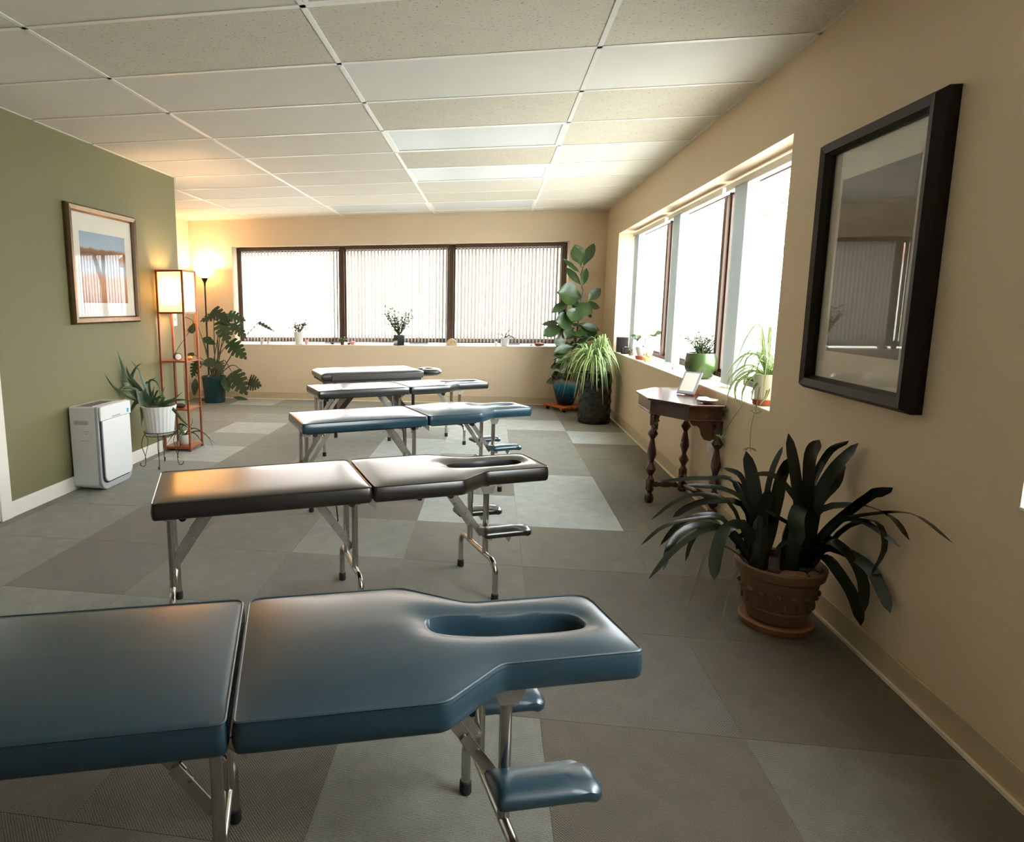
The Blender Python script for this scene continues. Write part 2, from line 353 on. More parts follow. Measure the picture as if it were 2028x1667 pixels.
CLIVIA=[[[[1.1,2.66,0.238],[1.065,2.66,0.458],[1.043,2.66,0.576],[1.003,2.66,0.717]],0.062],[[[1.082,2.66,0.237],[1.021,2.643,0.487],[0.926,2.627,0.567],[0.771,2.61,0.584]],0.034],[[[1.082,2.66,0.237],[0.999,2.7,0.562],[0.883,2.74,0.58],[0.712,2.78,0.548]],0.03],[[[1.07,2.66,0.236],[0.962,2.648,0.496],[0.835,2.635,0.541],[0.737,2.622,0.507],[0.65,2.61,0.433]],0.026],[[[1.07,2.66,0.236],[1.04,2.71,0.467],[0.927,2.76,0.48],[0.849,2.81,0.432],[0.802,2.86,0.367]],0.045],[[[1.07,2.66,0.236],[0.943,2.648,0.429],[0.8,2.635,0.432],[0.695,2.622,0.397],[0.616,2.61,0.323]],0.024],[[[1.07,2.66,0.236],[0.956,2.61,0.403],[0.833,2.56,0.414],[0.717,2.51,0.348],[0.617,2.46,0.245]],0.04],[[[1.07,2.66,0.236],[0.946,2.655,0.427],[0.858,2.65,0.45],[0.773,2.645,0.414],[0.698,2.64,0.316]],0.036],[[[1.07,2.66,0.236],[0.938,2.625,0.397],[0.806,2.59,0.422],[0.717,2.555,0.357],[0.684,2.52,0.257]],0.045],[[[1.082,2.66,0.237],[1.003,2.598,0.423],[0.905,2.535,0.434],[0.856,2.472,0.352],[0.836,2.41,0.276]],0.06],[[[1.07,2.66,0.236],[0.937,2.61,0.336],[0.851,2.56,0.317],[0.812,2.51,0.237],[0.769,2.46,0.152]],0.016],[[[1.082,2.66,0.237],[0.996,2.648,0.365],[0.869,2.635,0.403],[0.814,2.622,0.35],[0.791,2.61,0.266]],0.03],[[[1.106,2.66,0.238],[1.112,2.71,0.471],[1.145,2.76,0.612],[1.199,2.81,0.71]],0.036],[[[1.082,2.66,0.237],[1.054,2.693,0.446],[1.036,2.727,0.516],[1.001,2.76,0.572]],0.055],[[[1.106,2.66,0.238],[1.13,2.677,0.456],[1.15,2.693,0.584],[1.184,2.71,0.686]],0.055],[[[1.082,2.66,0.237],[1.054,2.7,0.471],[1.023,2.74,0.592],[0.967,2.78,0.617]],0.034],[[[1.094,2.66,0.238],[1.039,2.667,0.36],[1.011,2.673,0.356],[1.006,2.68,0.299]],0.032],[[[1.1,2.66,0.238],[1.116,2.643,0.4],[1.119,2.627,0.498],[1.129,2.61,0.638]],0.05],[[[1.088,2.66,0.237],[1.062,2.627,0.403],[1.059,2.593,0.506],[1.062,2.56,0.592]],0.06],[[[1.253,2.66,0.248],[1.222,2.66,0.466],[1.191,2.66,0.627],[1.151,2.66,0.793]],0.062],[[[1.265,2.66,0.249],[1.259,2.677,0.462],[1.252,2.693,0.686],[1.288,2.71,0.761]],0.062],[[[1.271,2.66,0.249],[1.278,2.673,0.491],[1.334,2.687,0.639],[1.35,2.56,0.782]],0.06],[[[1.271,2.66,0.249],[1.261,2.693,0.523],[1.33,2.727,0.7],[1.35,2.624,0.778]],0.045],[[[1.271,2.66,0.249],[1.29,2.687,0.487],[1.35,2.687,0.594],[1.35,2.633,0.679]],0.05],[[[1.259,2.66,0.248],[1.222,2.648,0.47],[1.175,2.635,0.556],[1.094,2.622,0.634],[0.997,2.61,0.632]],0.036],[[[1.271,2.66,0.249],[1.308,2.643,0.398],[1.35,2.477,0.594],[1.35,2.333,0.677]],0.052],[[[1.271,2.66,0.249],[1.261,2.622,0.487],[1.35,2.512,0.559],[1.35,2.323,0.579],[1.35,2.217,0.534]],0.042],[[[1.276,2.66,0.25],[1.318,2.593,0.455],[1.35,2.481,0.508],[1.35,2.259,0.496]],0.032],[[[1.276,2.66,0.25],[1.34,2.635,0.441],[1.35,2.412,0.561],[1.35,2.206,0.624],[1.35,2.027,0.596]],0.034],[[[1.276,2.66,0.25],[1.281,2.585,0.392],[1.324,2.51,0.379],[1.346,2.435,0.307],[1.322,2.36,0.21]],0.055],[[[1.276,2.66,0.25],[1.307,2.61,0.358],[1.35,2.443,0.364],[1.35,2.337,0.321],[1.35,2.267,0.259]],0.05],[[[1.283,2.66,0.243],[1.283,2.578,0.33],[1.309,2.495,0.284],[1.316,2.412,0.235],[1.3,2.33,0.176]],0.062],[[[1.282,2.66,0.25],[1.35,2.597,0.436],[1.35,2.407,0.534],[1.35,2.337,0.466],[1.35,2.397,0.333]],0.036],[[[1.253,2.66,0.248],[1.242,2.62,0.441],[1.188,2.58,0.523],[1.153,2.54,0.477],[1.162,2.5,0.398]],0.07],[[[1.07,2.66,0.236],[0.985,2.577,0.259],[0.916,2.493,0.173],[0.865,2.41,0.063]],0.014],[[[1.247,2.66,0.248],[1.195,2.627,0.41],[1.119,2.593,0.47],[1.045,2.56,0.516]],0.03],[[[1.259,2.66,0.248],[1.187,2.627,0.371],[1.129,2.593,0.354],[1.106,2.56,0.326]],0.03]]
ALOE=[[[[-2.744,4.72,0.495],[-2.88,4.607,0.603],[-2.88,4.459,0.691],[-2.88,4.37,0.79]],0.022],[[[-2.736,4.72,0.495],[-2.88,4.668,0.657],[-2.88,4.617,0.81],[-2.88,4.553,0.953]],0.04],[[[-2.719,4.72,0.496],[-2.833,4.73,0.65],[-2.88,4.692,0.749],[-2.88,4.666,0.821]],0.03],[[[-2.702,4.72,0.496],[-2.768,4.71,0.686],[-2.79,4.7,0.78],[-2.854,4.69,0.862]],0.022],[[[-2.71,4.72,0.496],[-2.88,4.741,0.68],[-2.867,4.773,0.788],[-2.819,4.8,0.837]],0.026],[[[-2.736,4.72,0.495],[-2.803,4.703,0.615],[-2.88,4.613,0.656],[-2.88,4.531,0.583]],0.018],[[[-2.744,4.72,0.495],[-2.842,4.737,0.57],[-2.88,4.671,0.688],[-2.88,4.516,0.737]],0.02],[[[-2.761,4.72,0.495],[-2.788,4.68,0.626],[-2.751,4.64,0.46],[-2.744,4.6,0.342]],0.045],[[[-2.753,4.72,0.495],[-2.836,4.72,0.525],[-2.88,4.702,0.463],[-2.88,4.653,0.404]],0.03],[[[-2.702,4.72,0.496],[-2.758,4.733,0.659],[-2.73,4.747,0.69],[-2.68,4.76,0.725]],0.018],[[[-2.702,4.72,0.496],[-2.727,4.727,0.684],[-2.672,4.733,0.692],[-2.642,4.74,0.621]],0.016],[[[-2.66,4.72,0.497],[-2.574,4.72,0.531],[-2.514,4.72,0.555],[-2.44,4.72,0.612]],0.024],[[[-2.651,4.72,0.497],[-2.541,4.707,0.533],[-2.434,4.693,0.553],[-2.337,4.68,0.538]],0.02],[[[-2.66,4.72,0.497],[-2.611,4.73,0.552],[-2.623,4.74,0.59],[-2.604,4.75,0.652]],0.02],[[[-2.617,4.72,0.498],[-2.524,4.7,0.48],[-2.436,4.68,0.391],[-2.331,4.66,0.319]],0.022],[[[-2.702,4.72,0.496],[-2.697,4.703,0.562],[-2.676,4.687,0.612],[-2.655,4.67,0.661]],0.026],[[[-2.719,4.72,0.496],[-2.73,4.703,0.561],[-2.743,4.687,0.61],[-2.722,4.67,0.652]],0.03],[[[-2.676,4.72,0.497],[-2.647,4.703,0.555],[-2.611,4.687,0.582],[-2.584,4.67,0.6]],0.02],[[[-2.685,4.72,0.496],[-2.684,4.693,0.54],[-2.617,4.667,0.569],[-2.536,4.64,0.574]],0.02],[[[-2.727,4.72,0.495],[-2.788,4.7,0.56],[-2.839,4.68,0.625],[-2.88,4.557,0.64]],0.03],[[[-2.736,4.72,0.495],[-2.795,4.73,0.588],[-2.873,4.74,0.649],[-2.88,4.626,0.771]],0.035],[[[-2.71,4.72,0.496],[-2.652,4.687,0.597],[-2.606,4.653,0.633],[-2.57,4.62,0.592]],0.014]]
SHELFPLANT=[[[[-2.75,5.34,0.103],[-2.802,5.34,0.2],[-2.754,5.34,0.211],[-2.717,5.34,0.185]],0.02],[[[-2.75,5.34,0.103],[-2.656,5.33,0.179],[-2.542,5.32,0.131],[-2.448,5.31,0.056]],0.009],[[[-2.75,5.34,0.103],[-2.606,5.32,0.156],[-2.505,5.3,0.109],[-2.459,5.28,0.017]],0.009],[[[-2.75,5.34,0.103],[-2.654,5.32,0.137],[-2.581,5.3,0.08],[-2.533,5.28,0.024]],0.009],[[[-2.759,5.34,0.102],[-2.8,5.333,0.166],[-2.845,5.327,0.138],[-2.88,5.28,0.097]],0.012],[[[-2.759,5.34,0.102],[-2.826,5.327,0.139],[-2.88,5.296,0.081],[-2.88,5.151,0.032]],0.006],[[[-2.759,5.34,0.102],[-2.786,5.32,0.124],[-2.807,5.3,0.064],[-2.818,5.28,0.032]],0.014],[[[-2.75,5.34,0.103],[-2.714,5.35,0.165],[-2.687,5.36,0.236],[-2.699,5.37,0.288]],0.006],[[[-2.755,5.34,0.102],[-2.789,5.347,0.145],[-2.78,5.353,0.198],[-2.755,5.36,0.207]],0.016]]
SILLSPIDER=[[[[1.384,3.6,0.858],[1.317,3.6,0.912],[1.252,3.6,0.868],[1.228,3.6,0.734]],0.016],[[[1.384,3.6,0.858],[1.332,3.593,0.907],[1.259,3.585,0.858],[1.268,3.578,0.779],[1.302,3.57,0.713]],0.014],[[[1.384,3.6,0.858],[1.341,3.583,0.896],[1.294,3.567,0.836],[1.299,3.55,0.763]],0.014],[[[1.384,3.6,0.858],[1.343,3.61,0.997],[1.278,3.62,0.995],[1.231,3.63,0.901]],0.013],[[[1.384,3.6,0.858],[1.361,3.6,0.998],[1.316,3.6,1.004],[1.308,3.6,0.924]],0.014],[[[1.389,3.6,0.858],[1.413,3.6,0.987],[1.365,3.6,1.025],[1.334,3.6,0.995]],0.013],[[[1.389,3.6,0.858],[1.434,3.617,0.943],[1.459,3.633,0.99],[1.448,3.65,1.013]],0.012],[[[1.389,3.6,0.858],[1.427,3.59,0.903],[1.445,3.58,0.838],[1.423,3.57,0.75]],0.018],[[[1.395,3.6,0.858],[1.434,3.583,0.916],[1.447,3.567,0.815],[1.424,3.55,0.753]],0.018],[[[1.389,3.6,0.858],[1.326,3.617,0.874],[1.291,3.633,0.88],[1.257,3.65,0.875]],0.014],[[[1.384,3.6,0.858],[1.31,3.617,0.941],[1.25,3.633,0.895],[1.254,3.65,0.843]],0.013],[[[1.384,3.6,0.858],[1.344,3.58,0.842],[1.347,3.56,0.783]],0.013],[[[1.389,3.6,0.858],[1.401,3.587,0.933],[1.386,3.573,0.983],[1.339,3.56,1.019]],0.013],[[[1.389,3.6,0.858],[1.413,3.587,0.915],[1.411,3.573,0.947],[1.427,3.56,0.966]],0.014],[[[1.389,3.6,0.858],[1.422,3.583,0.934],[1.441,3.567,0.888],[1.434,3.55,0.829]],0.016],[[[1.384,3.6,0.858],[1.332,3.583,0.932],[1.276,3.567,0.933],[1.234,3.55,0.886]],0.014],[[[1.389,3.6,0.858],[1.406,3.573,0.874],[1.401,3.547,0.811],[1.371,3.52,0.772]],0.02]]
RUNNERS=[[[1.374,3.55,0.816],[1.361,3.533,0.757],[1.341,3.517,0.662],[1.337,3.5,0.556]],[[1.371,3.55,0.81],[1.287,3.517,0.771],[1.226,3.483,0.69],[1.176,3.45,0.61]],[[1.374,3.55,0.81],[1.362,3.525,0.771],[1.353,3.5,0.732]]]
FIG=[[[1.016,8.0,1.754],[0.95,8.0,2.006],0.149],[[1.048,8.0,1.746],[1.163,8.05,2.031],0.101],[[1.02,8.0,1.665],[0.811,8.0,1.846],0.053],[[1.034,8.0,1.526],[0.853,8.05,1.743],0.07],[[1.05,8.0,1.517],[1.078,7.95,1.727],0.07],[[1.032,8.0,1.37],[0.759,7.9,1.459],0.236],[[1.114,8.0,1.336],[1.26,8.0,1.492],0.096],[[0.962,8.0,1.295],[1.162,7.9,1.205],0.131],[[0.912,8.0,1.337],[0.696,7.95,1.205],0.096],[[1.012,8.0,1.262],[0.92,7.85,1.091],0.158],[[0.97,8.0,1.104],[0.746,7.88,1.107],0.175],[[0.84,8.0,1.087],[0.589,8.0,1.074],0.057],[[0.841,8.0,1.045],[0.603,7.95,0.937],0.123],[[1.02,8.0,1.071],[1.274,8.0,0.997],0.079],[[1.004,8.0,1.054],[1.262,8.05,0.894],0.158],[[0.829,8.0,0.944],[0.789,7.95,0.778],0.109],[[0.982,8.0,0.802],[0.728,7.9,0.739],0.088],[[0.957,8.0,1.021],[0.874,7.95,0.897],0.114],[[0.911,8.0,1.353],[1.035,8.05,1.254],0.079],[[0.889,8.0,1.304],[0.789,8.1,1.161],0.088],[[0.934,8.02,0.745],[0.736,7.92,0.687],0.065],[[0.936,8.02,0.675],[0.757,7.9,0.613],0.08],[[0.911,8.02,0.625],[0.823,7.97,0.481],0.08],[[0.94,8.02,0.59],[0.907,8.12,0.667],0.065],[[0.947,8.02,0.745],[1.009,8.12,0.866],0.072],[[0.91,8.02,0.66],[0.737,8.07,0.633],0.036]]
FIGSTEM=[[1.048,8.0,1.746],[1.029,8.0,1.632],[1.056,8.0,1.468],[1.034,8.0,1.312],[1.015,8.02,1.062],[1.002,8.05,0.85],[0.919,8.08,0.599],[0.914,8.1,0.411]]
FIGSTEM2=[[0.912,8.0,1.337],[0.867,8.0,1.221],[0.945,8.03,0.994],[0.986,8.05,0.85],[0.908,8.08,0.528],[0.907,8.1,0.411]]
MONSTERA=[[[-3.576,8.0,1.188],[-3.804,7.9,1.094],0.142,1],[[-3.638,8.0,1.248],[-3.403,7.95,1.041],0.176,1],[[-3.524,8.0,1.109],[-3.385,7.82,0.814],0.26,1],[[-3.437,8.0,1.179],[-3.203,8.05,1.1],0.159,1],[[-3.378,8.0,1.057],[-3.18,7.95,0.877],0.159,1],[[-3.434,8.0,0.821],[-3.162,7.9,0.602],0.226,1],[[-3.806,8.0,0.871],[-3.631,8.0,0.793],0.101,0],[[-3.414,8.0,0.414],[-3.159,7.85,0.144],0.277,1],[[-3.185,8.0,0.301],[-2.991,7.9,0.255],0.218,1],[[-3.623,8.0,0.553],[-3.794,7.9,0.542],0.142,0],[[-3.605,8.0,0.554],[-3.497,7.85,0.419],0.151,1],[[-3.865,8.0,1.012],[-4.053,8.05,0.974],0.142,0],[[-3.897,8.0,0.568],[-3.996,8.0,0.315],0.142,1],[[-3.931,8.0,0.639],[-4.07,8.05,0.661],0.067,0],[[-3.937,8.0,0.334],[-3.944,7.95,0.096],0.092,0],[[-3.418,8.0,0.082],[-3.233,8.1,0.044],0.059,0],[[-3.528,8.0,0.358],[-3.415,7.85,0.183],0.126,0],[[-3.667,8.0,0.837],[-3.83,8.05,0.877],0.075,0],[[-3.493,8.0,1.188],[-3.447,8.05,1.021],0.101,1],[[-3.116,8.25,1.072],[-2.898,8.3,0.96],0.06,1]]
MONBASE=[-3.691,8.03,0.397]
# ------------------------------------------------------------------ the setting
def struct(name, mb, mt, parent=None, **k):
    o = mb.build(name, mt, parent, smooth=k.pop('smooth', False), **k); o['kind'] = 'structure'; return o
def wall_x(name, x0, x1, y0, y1, holes, mt):              # wall slab with window holes (y range, z range)
    mb = MB(); ys = y0
    for (a, b, c, d) in sorted(holes):
        mb.box(x0, x1, ys, a, 0, CZ + .05); mb.box(x0, x1, a, b, 0, c); mb.box(x0, x1, a, b, d, CZ + .05); ys = b
    mb.box(x0, x1, ys, y1, 0, CZ + .05); return struct(name, mb, mt)
WZ0, WZ1 = .765, 2.09
wall_right = wall_x('wall_right', XR, XR + .26, YF, YB + .2, [(3.42, 7.69, WZ0 - .01, WZ1), (.45, 1.86, WZ0 - .01, WZ1)], M['beige'])
mb = MB(); BX0, BX1 = -3.55, .934
mb.box(XL2 - .2, BX0, YB, YB + .25, 0, CZ + .05); mb.box(BX1, XR, YB, YB + .25, 0, CZ + .05)
mb.box(BX0, BX1, YB, YB + .25, 0, WZ0 - .01); mb.box(BX0, BX1, YB, YB + .25, WZ1, CZ + .05)
struct('wall_back', mb, M['beige'])
mb = MB(); mb.box(XL - .15, XL, YF, YG, 0, CZ + .05); wl_ = struct('wall_left', mb, M['green'])
mb = MB(); mb.box(XL2 - .2, XL2, YG - .2, YB, 0, CZ + .05); struct('wall_recess', mb, M['beige'])
mb = MB(); mb.box(XL2 - .2, XL - .15, YG - .2, YG, 0, CZ + .05); struct('wall_partition', mb, M['beige'])
mb = MB(); mb.box(XL - .15, XR + .22, YF - .15, YF, 0, CZ + .05); struct('wall_front', mb, M['beige'])
# baseboards
def base(name, x0, x1, y0, y1, h, mt, lip=None):
    mb = MB(); mb.box(x0, x1, y0, y1, 0.001, h); o = struct(name, mb, mt, bevel=.003)
    if lip: l = MB(); l.box(*lip, 0.0005, .012); l.build('base_lip', M['sill'], o, smooth=False)
base('baseboard_right', XR - .008, XR, YF, YB - .008, .1, M['cove'], (XR - .018, XR - .008, YF, YB - .018))
base('baseboard_back', XL2, XR, YB - .008, YB, .1, M['cove'], (XL2, XR, YB - .018, YB - .008))
base('baseboard_recess', XL2, XL2 + .008, YG, YB - .008, .1, M['cove'])
base('baseboard_left', XL, XL + .014, 3.365, YG, .1, M['white_trim'])
# door casing at the very left
mb = MB(); mb.box(XL, XL + .02, 3.275, 3.365, 0.001, 2.12); mb.box(XL, XL + .02, 2.35, 2.44, 0.001, 2.12); mb.box(XL, XL + .02, 2.44, 3.275, 2.03, 2.12); struct('trim_1', mb, M['white_trim'], bevel=.004)
mb = MB(); mb.box(XL, XL + .008, 2.44, 3.275, 0.01, 2.03); d1 = struct('door_1', mb, M['white_trim'])
h_ = MB(); h_.tube([(XL + .008, 3.2, 1.0), (XL + .06, 3.2, 1.0), (XL + .06, 3.09, 1.0)], .009, 8); h_.build('door_handle', M['alu'], d1)
# floor of carpet tiles
mb = MB(); mb.box(XL2 - .2, XR + .1, YF - .15, YB + .1, -.12, -.004); floor = struct('floor', mb, M['black_rubber'])
ct = .6015; cx0, cy0 = .7750, 1.8903
tone = {(-1, 3): 3, (-1, 4): 3, (-2, 3): 3, (-2, 4): 0, (0, 7): 3, (0, 8): 0, (-1, 7): 2, (-1, 8): 3, (-2, 8): 3, (-2, 7): 3, (-1, -1): 1, (0, -1): 0, (-2, -1): 2, (-3, -1): 1,
        (-4, -1): 4, (-1, 0): 4, (0, 0): 1, (-2, 0): 1, (0, 1): 1, (0, 2): 0, (0, 3): 0, (0, 4): 0, (-1, 1): 1, (-1, 2): 0, (-5, 1): 1, (-5, 2): 1, (-5, 3): 4, (-6, 1): 2, (-6, 2): 2, (-6, 3): 2,
        (-6, 4): 2, (-5, 4): 0, (-5, 0): 2, (-6, 0): 2, (-4, 1): 0, (-4, 0): 2, (-3, 1): 4, (-3, 2): 2, (-4, 2): 0, (-3, 0): 2, (-2, 1): 0, (-2, 2): 0, (-1, 5): 2, (-1, 6): 2, (0, 5): 0, (0, 6): 0, (-2, 5): 2, (-2, 6): 3}
rnd = random.Random(3); cache = {}
for i in range(-9, 2):
    for j in range(-8, 12):
        x0, x1 = cx0 + ct * i, cx0 + ct * (i + 1); y0, y1 = cy0 + ct * j, cy0 + ct * (j + 1)
        lx = XL2 if y0 >= YG - .35 else XL
        if y1 <= YG + .01 and y0 < YG - .35: lx = XL
        x0c, x1c, y0c, y1c = max(x0, lx), min(x1, XR), max(y0, YF), min(y1, YB)
        if x1c - x0c < .02 or y1c - y0c < .02: continue
        tn = tone.get((i, j)); k = rnd.random()
        if tn is None: tn = (2 if k < .4 else 0 if k < .75 else 3 if k < .88 else 4) if j > 4 else (2 if k < .25 else 0 if k < .6 else 1 if k < .8 else 4)
        full = (x1c - x0c) > ct - .001 and (y1c - y0c) > ct - .001
        w_, h_ = (x1c - x0c) / 2 - .0003, (y1c - y0c) / 2 - .0003
        key = (tn, full)
        if full and key in cache: o = inst(cache[key], 'carpet_tile')
        else:
            mb = MB(); e = .0007; z = 0
            mb.add([(-w_, -h_, -.004), (w_, -h_, -.004), (w_, h_, -.004), (-w_, h_, -.004), (-w_ , -h_ , z - e), (w_, -h_, z - e), (w_, h_, z - e), (-w_, h_, z - e),
                    (-w_ + e, -h_ + e, z), (w_ - e, -h_ + e, z), (w_ - e, h_ - e, z), (-w_ + e, h_ - e, z)],
                   [(0, 1, 5, 4), (1, 2, 6, 5), (2, 3, 7, 6), (3, 0, 4, 7), (4, 5, 9, 8), (5, 6, 10, 9), (6, 7, 11, 10), (7, 4, 8, 11), (8, 9, 10, 11), (3, 2, 1, 0)])
            o = mb.build('carpet_tile', CP[tn], None, smooth=False)
            if full: cache[key] = o
        o.parent = floor; o.location = ((x0c + x1c) / 2, (y0c + y1c) / 2, 0)
        o.rotation_euler = (0, 0, R(90) * ((i + j) % 2 + 2 * (rnd.random() < .5)) if full else 0)
# ceiling grid
mb = MB(); mb.box(XL2 - .2, XR + .22, YF - .15, YB + .2, CZ + .06, CZ + .16); ceiling = struct('ceiling', mb, M['tbar'])
gx, gy, gw, gd = -1.9839, 2.6156, 1.2192, .6096
rnd = random.Random(11)
spec = {(1, -1): 'L', (1, 3): 'L', (1, 5): 'L', (1, 8): 'L', (0, 8): 'L', (1, 0): 's', (2, 0): 's', (2, -1): 's', (1, 1): 'm', (2, 1): 'm', (1, 2): 's', (2, 2): 's', (2, 3): 's', (1, 4): 's', (2, 4): 'm',
        (1, 6): 'w', (1, 7): 's', (0, 0): 's', (2, 5): 'm', (2, 6): 'w', (0, 7): 'w'}
bars = MB(); lights = []
for i in range(-2, 3):
    for j in range(-9, 10):
        x0, x1 = gx + gw * i, gx + gw * (i + 1); y0, y1 = gy + gd * j, gy + gd * (j + 1)
        lx = XL if y1 <= YG + .3 else XL2
        x0c, x1c, y0c, y1c = max(x0, lx), min(x1, XR), max(y0, YF), min(y1, YB)
        if x1c - x0c < .03 or y1c - y0c < .03: continue
        kd = spec.get((i, j), 'w' if (i < 1 and rnd.random() < .8) else 'w')
        if kd == 'L': lights.append((x0, x1, y0, y1, i, j)); continue
        mb = MB(); w_, h_ = (x1c - x0c) / 2 - .002, (y1c - y0c) / 2 - .002; zt = .003
        mb.box(-w_, w_, -h_, h_, zt, zt + .015)
        o = mb.build('ceiling_tile', M[{'s': 'tile_speck', 'm': 'tile_smooth', 'w': 'tile_warm'}[kd]], ceiling, smooth=False); o.location = ((x0c + x1c) / 2, (y0c + y1c) / 2, CZ)
def bar(x0, x1, y0, y1):
    mb = MB(); mb.box(x0, x1, y0, y1, CZ, CZ + .0028); mb.build('grid_bar', M['tbar'], ceiling, smooth=False)
for i in range(-1, 3):
    x = gx + gw * i; bar(x - .012, x + .012, (YF if x > XL else YG), YB)
for j in range(-8, 10):
    y = gy + gd * j
    if YF < y < YB: bar(XL if y < YG + .05 else XL2, XR, y - .012, y + .012)
bar(XR - .02, XR, YF, YB); bar(XL, XL + .02, YF, YG); bar(XL2, XR, YB - .02, YB); bar(XL2, XL2 + .02, YG, YB)
where = {(1, -1): 'white ceiling light panel at the top edge, nearest the camera', (1, 3): 'white ceiling light panel, largest of those wholly in view',
         (1, 5): 'white ceiling light panel, second largest of those wholly in view', (1, 8): 'white ceiling light panel by the back wall, the right one of two', (0, 8): 'white ceiling light panel by the back wall, the left one of two'}
for (x0, x1, y0, y1, i, j) in lights:
    t = thing('ceiling_light', 'unlit ' + where[(i, j)], 'light', ((x0 + x1) / 2, (y0 + y1) / 2, CZ), 0, 'ceiling light panels')
    w_, h_ = (x1 - x0) / 2 - .013, (y1 - y0) / 2 - .013
    mb = MB(); mb.box(-w_, w_, -h_, -h_ + .02, .0, .02); mb.box(-w_, w_, h_ - .02, h_, .0, .02); mb.box(-w_, -w_ + .02, -h_ + .02, h_ - .02, 0, .02); mb.box(w_ - .02, w_, -h_ + .02, h_ - .02, 0, .02); mb.build('frame', M['tbar'], t, smooth=False)
    mb = MB(); mb.box(-w_ + .02, w_ - .02, -h_ + .02, h_ - .02, .004, .012); mb.build('diffuser', M['diffuser'], t, smooth=False)

# ------------------------------------------------------------------ windows
def pane_window(name, origin, ang, width, z0, z1, nb, mull, fr, glass=True, sill_d=.14, mt=None):
    """frame + mullions + panes in a local frame: x along the window, y outward"""
    root = MB(); mt = mt or M['bronze']; d0, d1 = 0, .06
    root.box(0, width, d0, d1, z0, z0 + fr); root.box(0, width, d0, d1, z1 - fr, z1)
    root.box(0, fr, d0, d1, z0 + fr, z1 - fr); root.box(width - fr, width, d0, d1, z0 + fr, z1 - fr)
    o = struct(name, root, mt, bevel=.003); o.location = origin; o.rotation_euler = (0, 0, ang)
    edges = [0] + mull + [width]
    for x in mull:
        q = MB(); q.box(x - fr * .75, x + fr * .75, d0 - .012, d1, z0 + fr, z1 - fr); q.build('mullion', mt, o, smooth=False, bevel=.003)
    for k in range(len(edges) - 1):
        a = edges[k] + (fr if k == 0 else fr * .75); b = edges[k + 1] - (fr if k == len(edges) - 2 else fr * .75)
        q = MB(); s = .022; q.box(a, b, d0 + .015, d1 - .01, z0 + fr, z0 + fr + s); q.box(a, b, d0 + .015, d1 - .01, z1 - fr - s, z1 - fr); q.box(a, a + s, d0 + .015, d1 - .01, z0 + fr + s, z1 - fr - s); q.box(b - s, b, d0 + .015, d1 - .01, z0 + fr + s, z1 - fr - s)
        q.build('sash', mt, o, smooth=False, bevel=.002)
        q = MB(); q.add([(a, .035, z0 + fr), (b, .035, z0 + fr), (b, .035, z1 - fr), (a, .035, z1 - fr)], [(0, 1, 2, 3)]); q.build('pane', M['glass'], o, smooth=False)
    return o
w1 = pane_window('window_1', (BX0 + .005, YB + .185, 0), 0, BX1 - BX0 - .01, WZ0 + .025, WZ1 - .002, 3, [1.497, 2.987], .042)
s1 = MB(); s1.box(BX0, BX1, YB - .004, YB + .24, WZ0 - .012, WZ0); struct('trim_2', s1, M['sill'], bevel=.003)
# right window: local x runs toward the camera (-y), outward = +x
w2 = pane_window('window_2', (XR + .19, 7.688, 0), R(-90), 4.266, WZ0 + .025, WZ1 - .002, 3, [1.37, 2.85], .034)
w2.rotation_euler = (0, 0, R(-90))
s2 = MB(); s2.box(XR - .004, XR + .25, 3.42, 7.69, WZ0 - .012, WZ0); struct('trim_3', s2, M['sill'], bevel=.003)
w3 = pane_window('window_3', (XR + .19, 1.858, 0), R(-90), 1.406, WZ0 + .025, WZ1 - .002, 2, [.7], .034)
s3 = MB(); s3.box(XR - .004, XR + .25, .45, 1.86, WZ0 - .012, WZ0); struct('trim_4', s3, M['sill'], bevel=.003)
# vertical blinds
slat_me = None
def slat_mesh(h, sm):
    mb = MB(); n = 6; wd = .062
    v = []
    for z in (0, -h):
        for k in range(n + 1):
            t = (k / n - .5); v.append((t * wd, .006 * (1 - 4 * t * t), z))
    mb.add(v, [(k, k + 1, k + n + 2, k + n + 1) for k in range(n)])
    return mb.mesh('slat', sm, True, 60)
def blind(label, p0, dirv, width, positions, ang, group, ztop, zbot, rail_mt, sm):
    t = thing('vertical_blind', label, 'blind', p0, math.atan2(dirv[1], dirv[0]), group)
    q = MB(); q.box(.005, width - .005, -.025, .025, ztop - .045, ztop); q.build('headrail', rail_mt, t, smooth=False, bevel=.004)
    me = slat_mesh(ztop - .035 - zbot, sm)
    for x in positions:
        o = bpy.data.objects.new('slat', me); col.objects.link(o); o.parent = t; o.location = (x, 0, ztop - .035); o.rotation_euler = (0, 0, ang + random.uniform(-.05, .05))
bay = [(BX0 + .05, 1.43, 'leftmost bay behind the white orchid pot'), (BX0 + 1.55, 1.42, 'middle bay behind the black square pot'), (BX0 + 3.04, 1.40, 'right bay behind the fiddle leaf fig')]
for k, (x, wd, lb) in enumerate(bay):
    n = 30; px_ = [.04 + (wd - .08) * q / (n - 1) for q in range(n)]
    vang = [R(84), R(71), R(61)][k]
    blind('open white slat blind across the back window, ' + lb, (x, YB + .150, 0), (1, 0, 0), wd, px_, vang, 'blinds on the back window', WZ1 - .005, WZ0 + .035, M['bronze'], M['slat_back'])
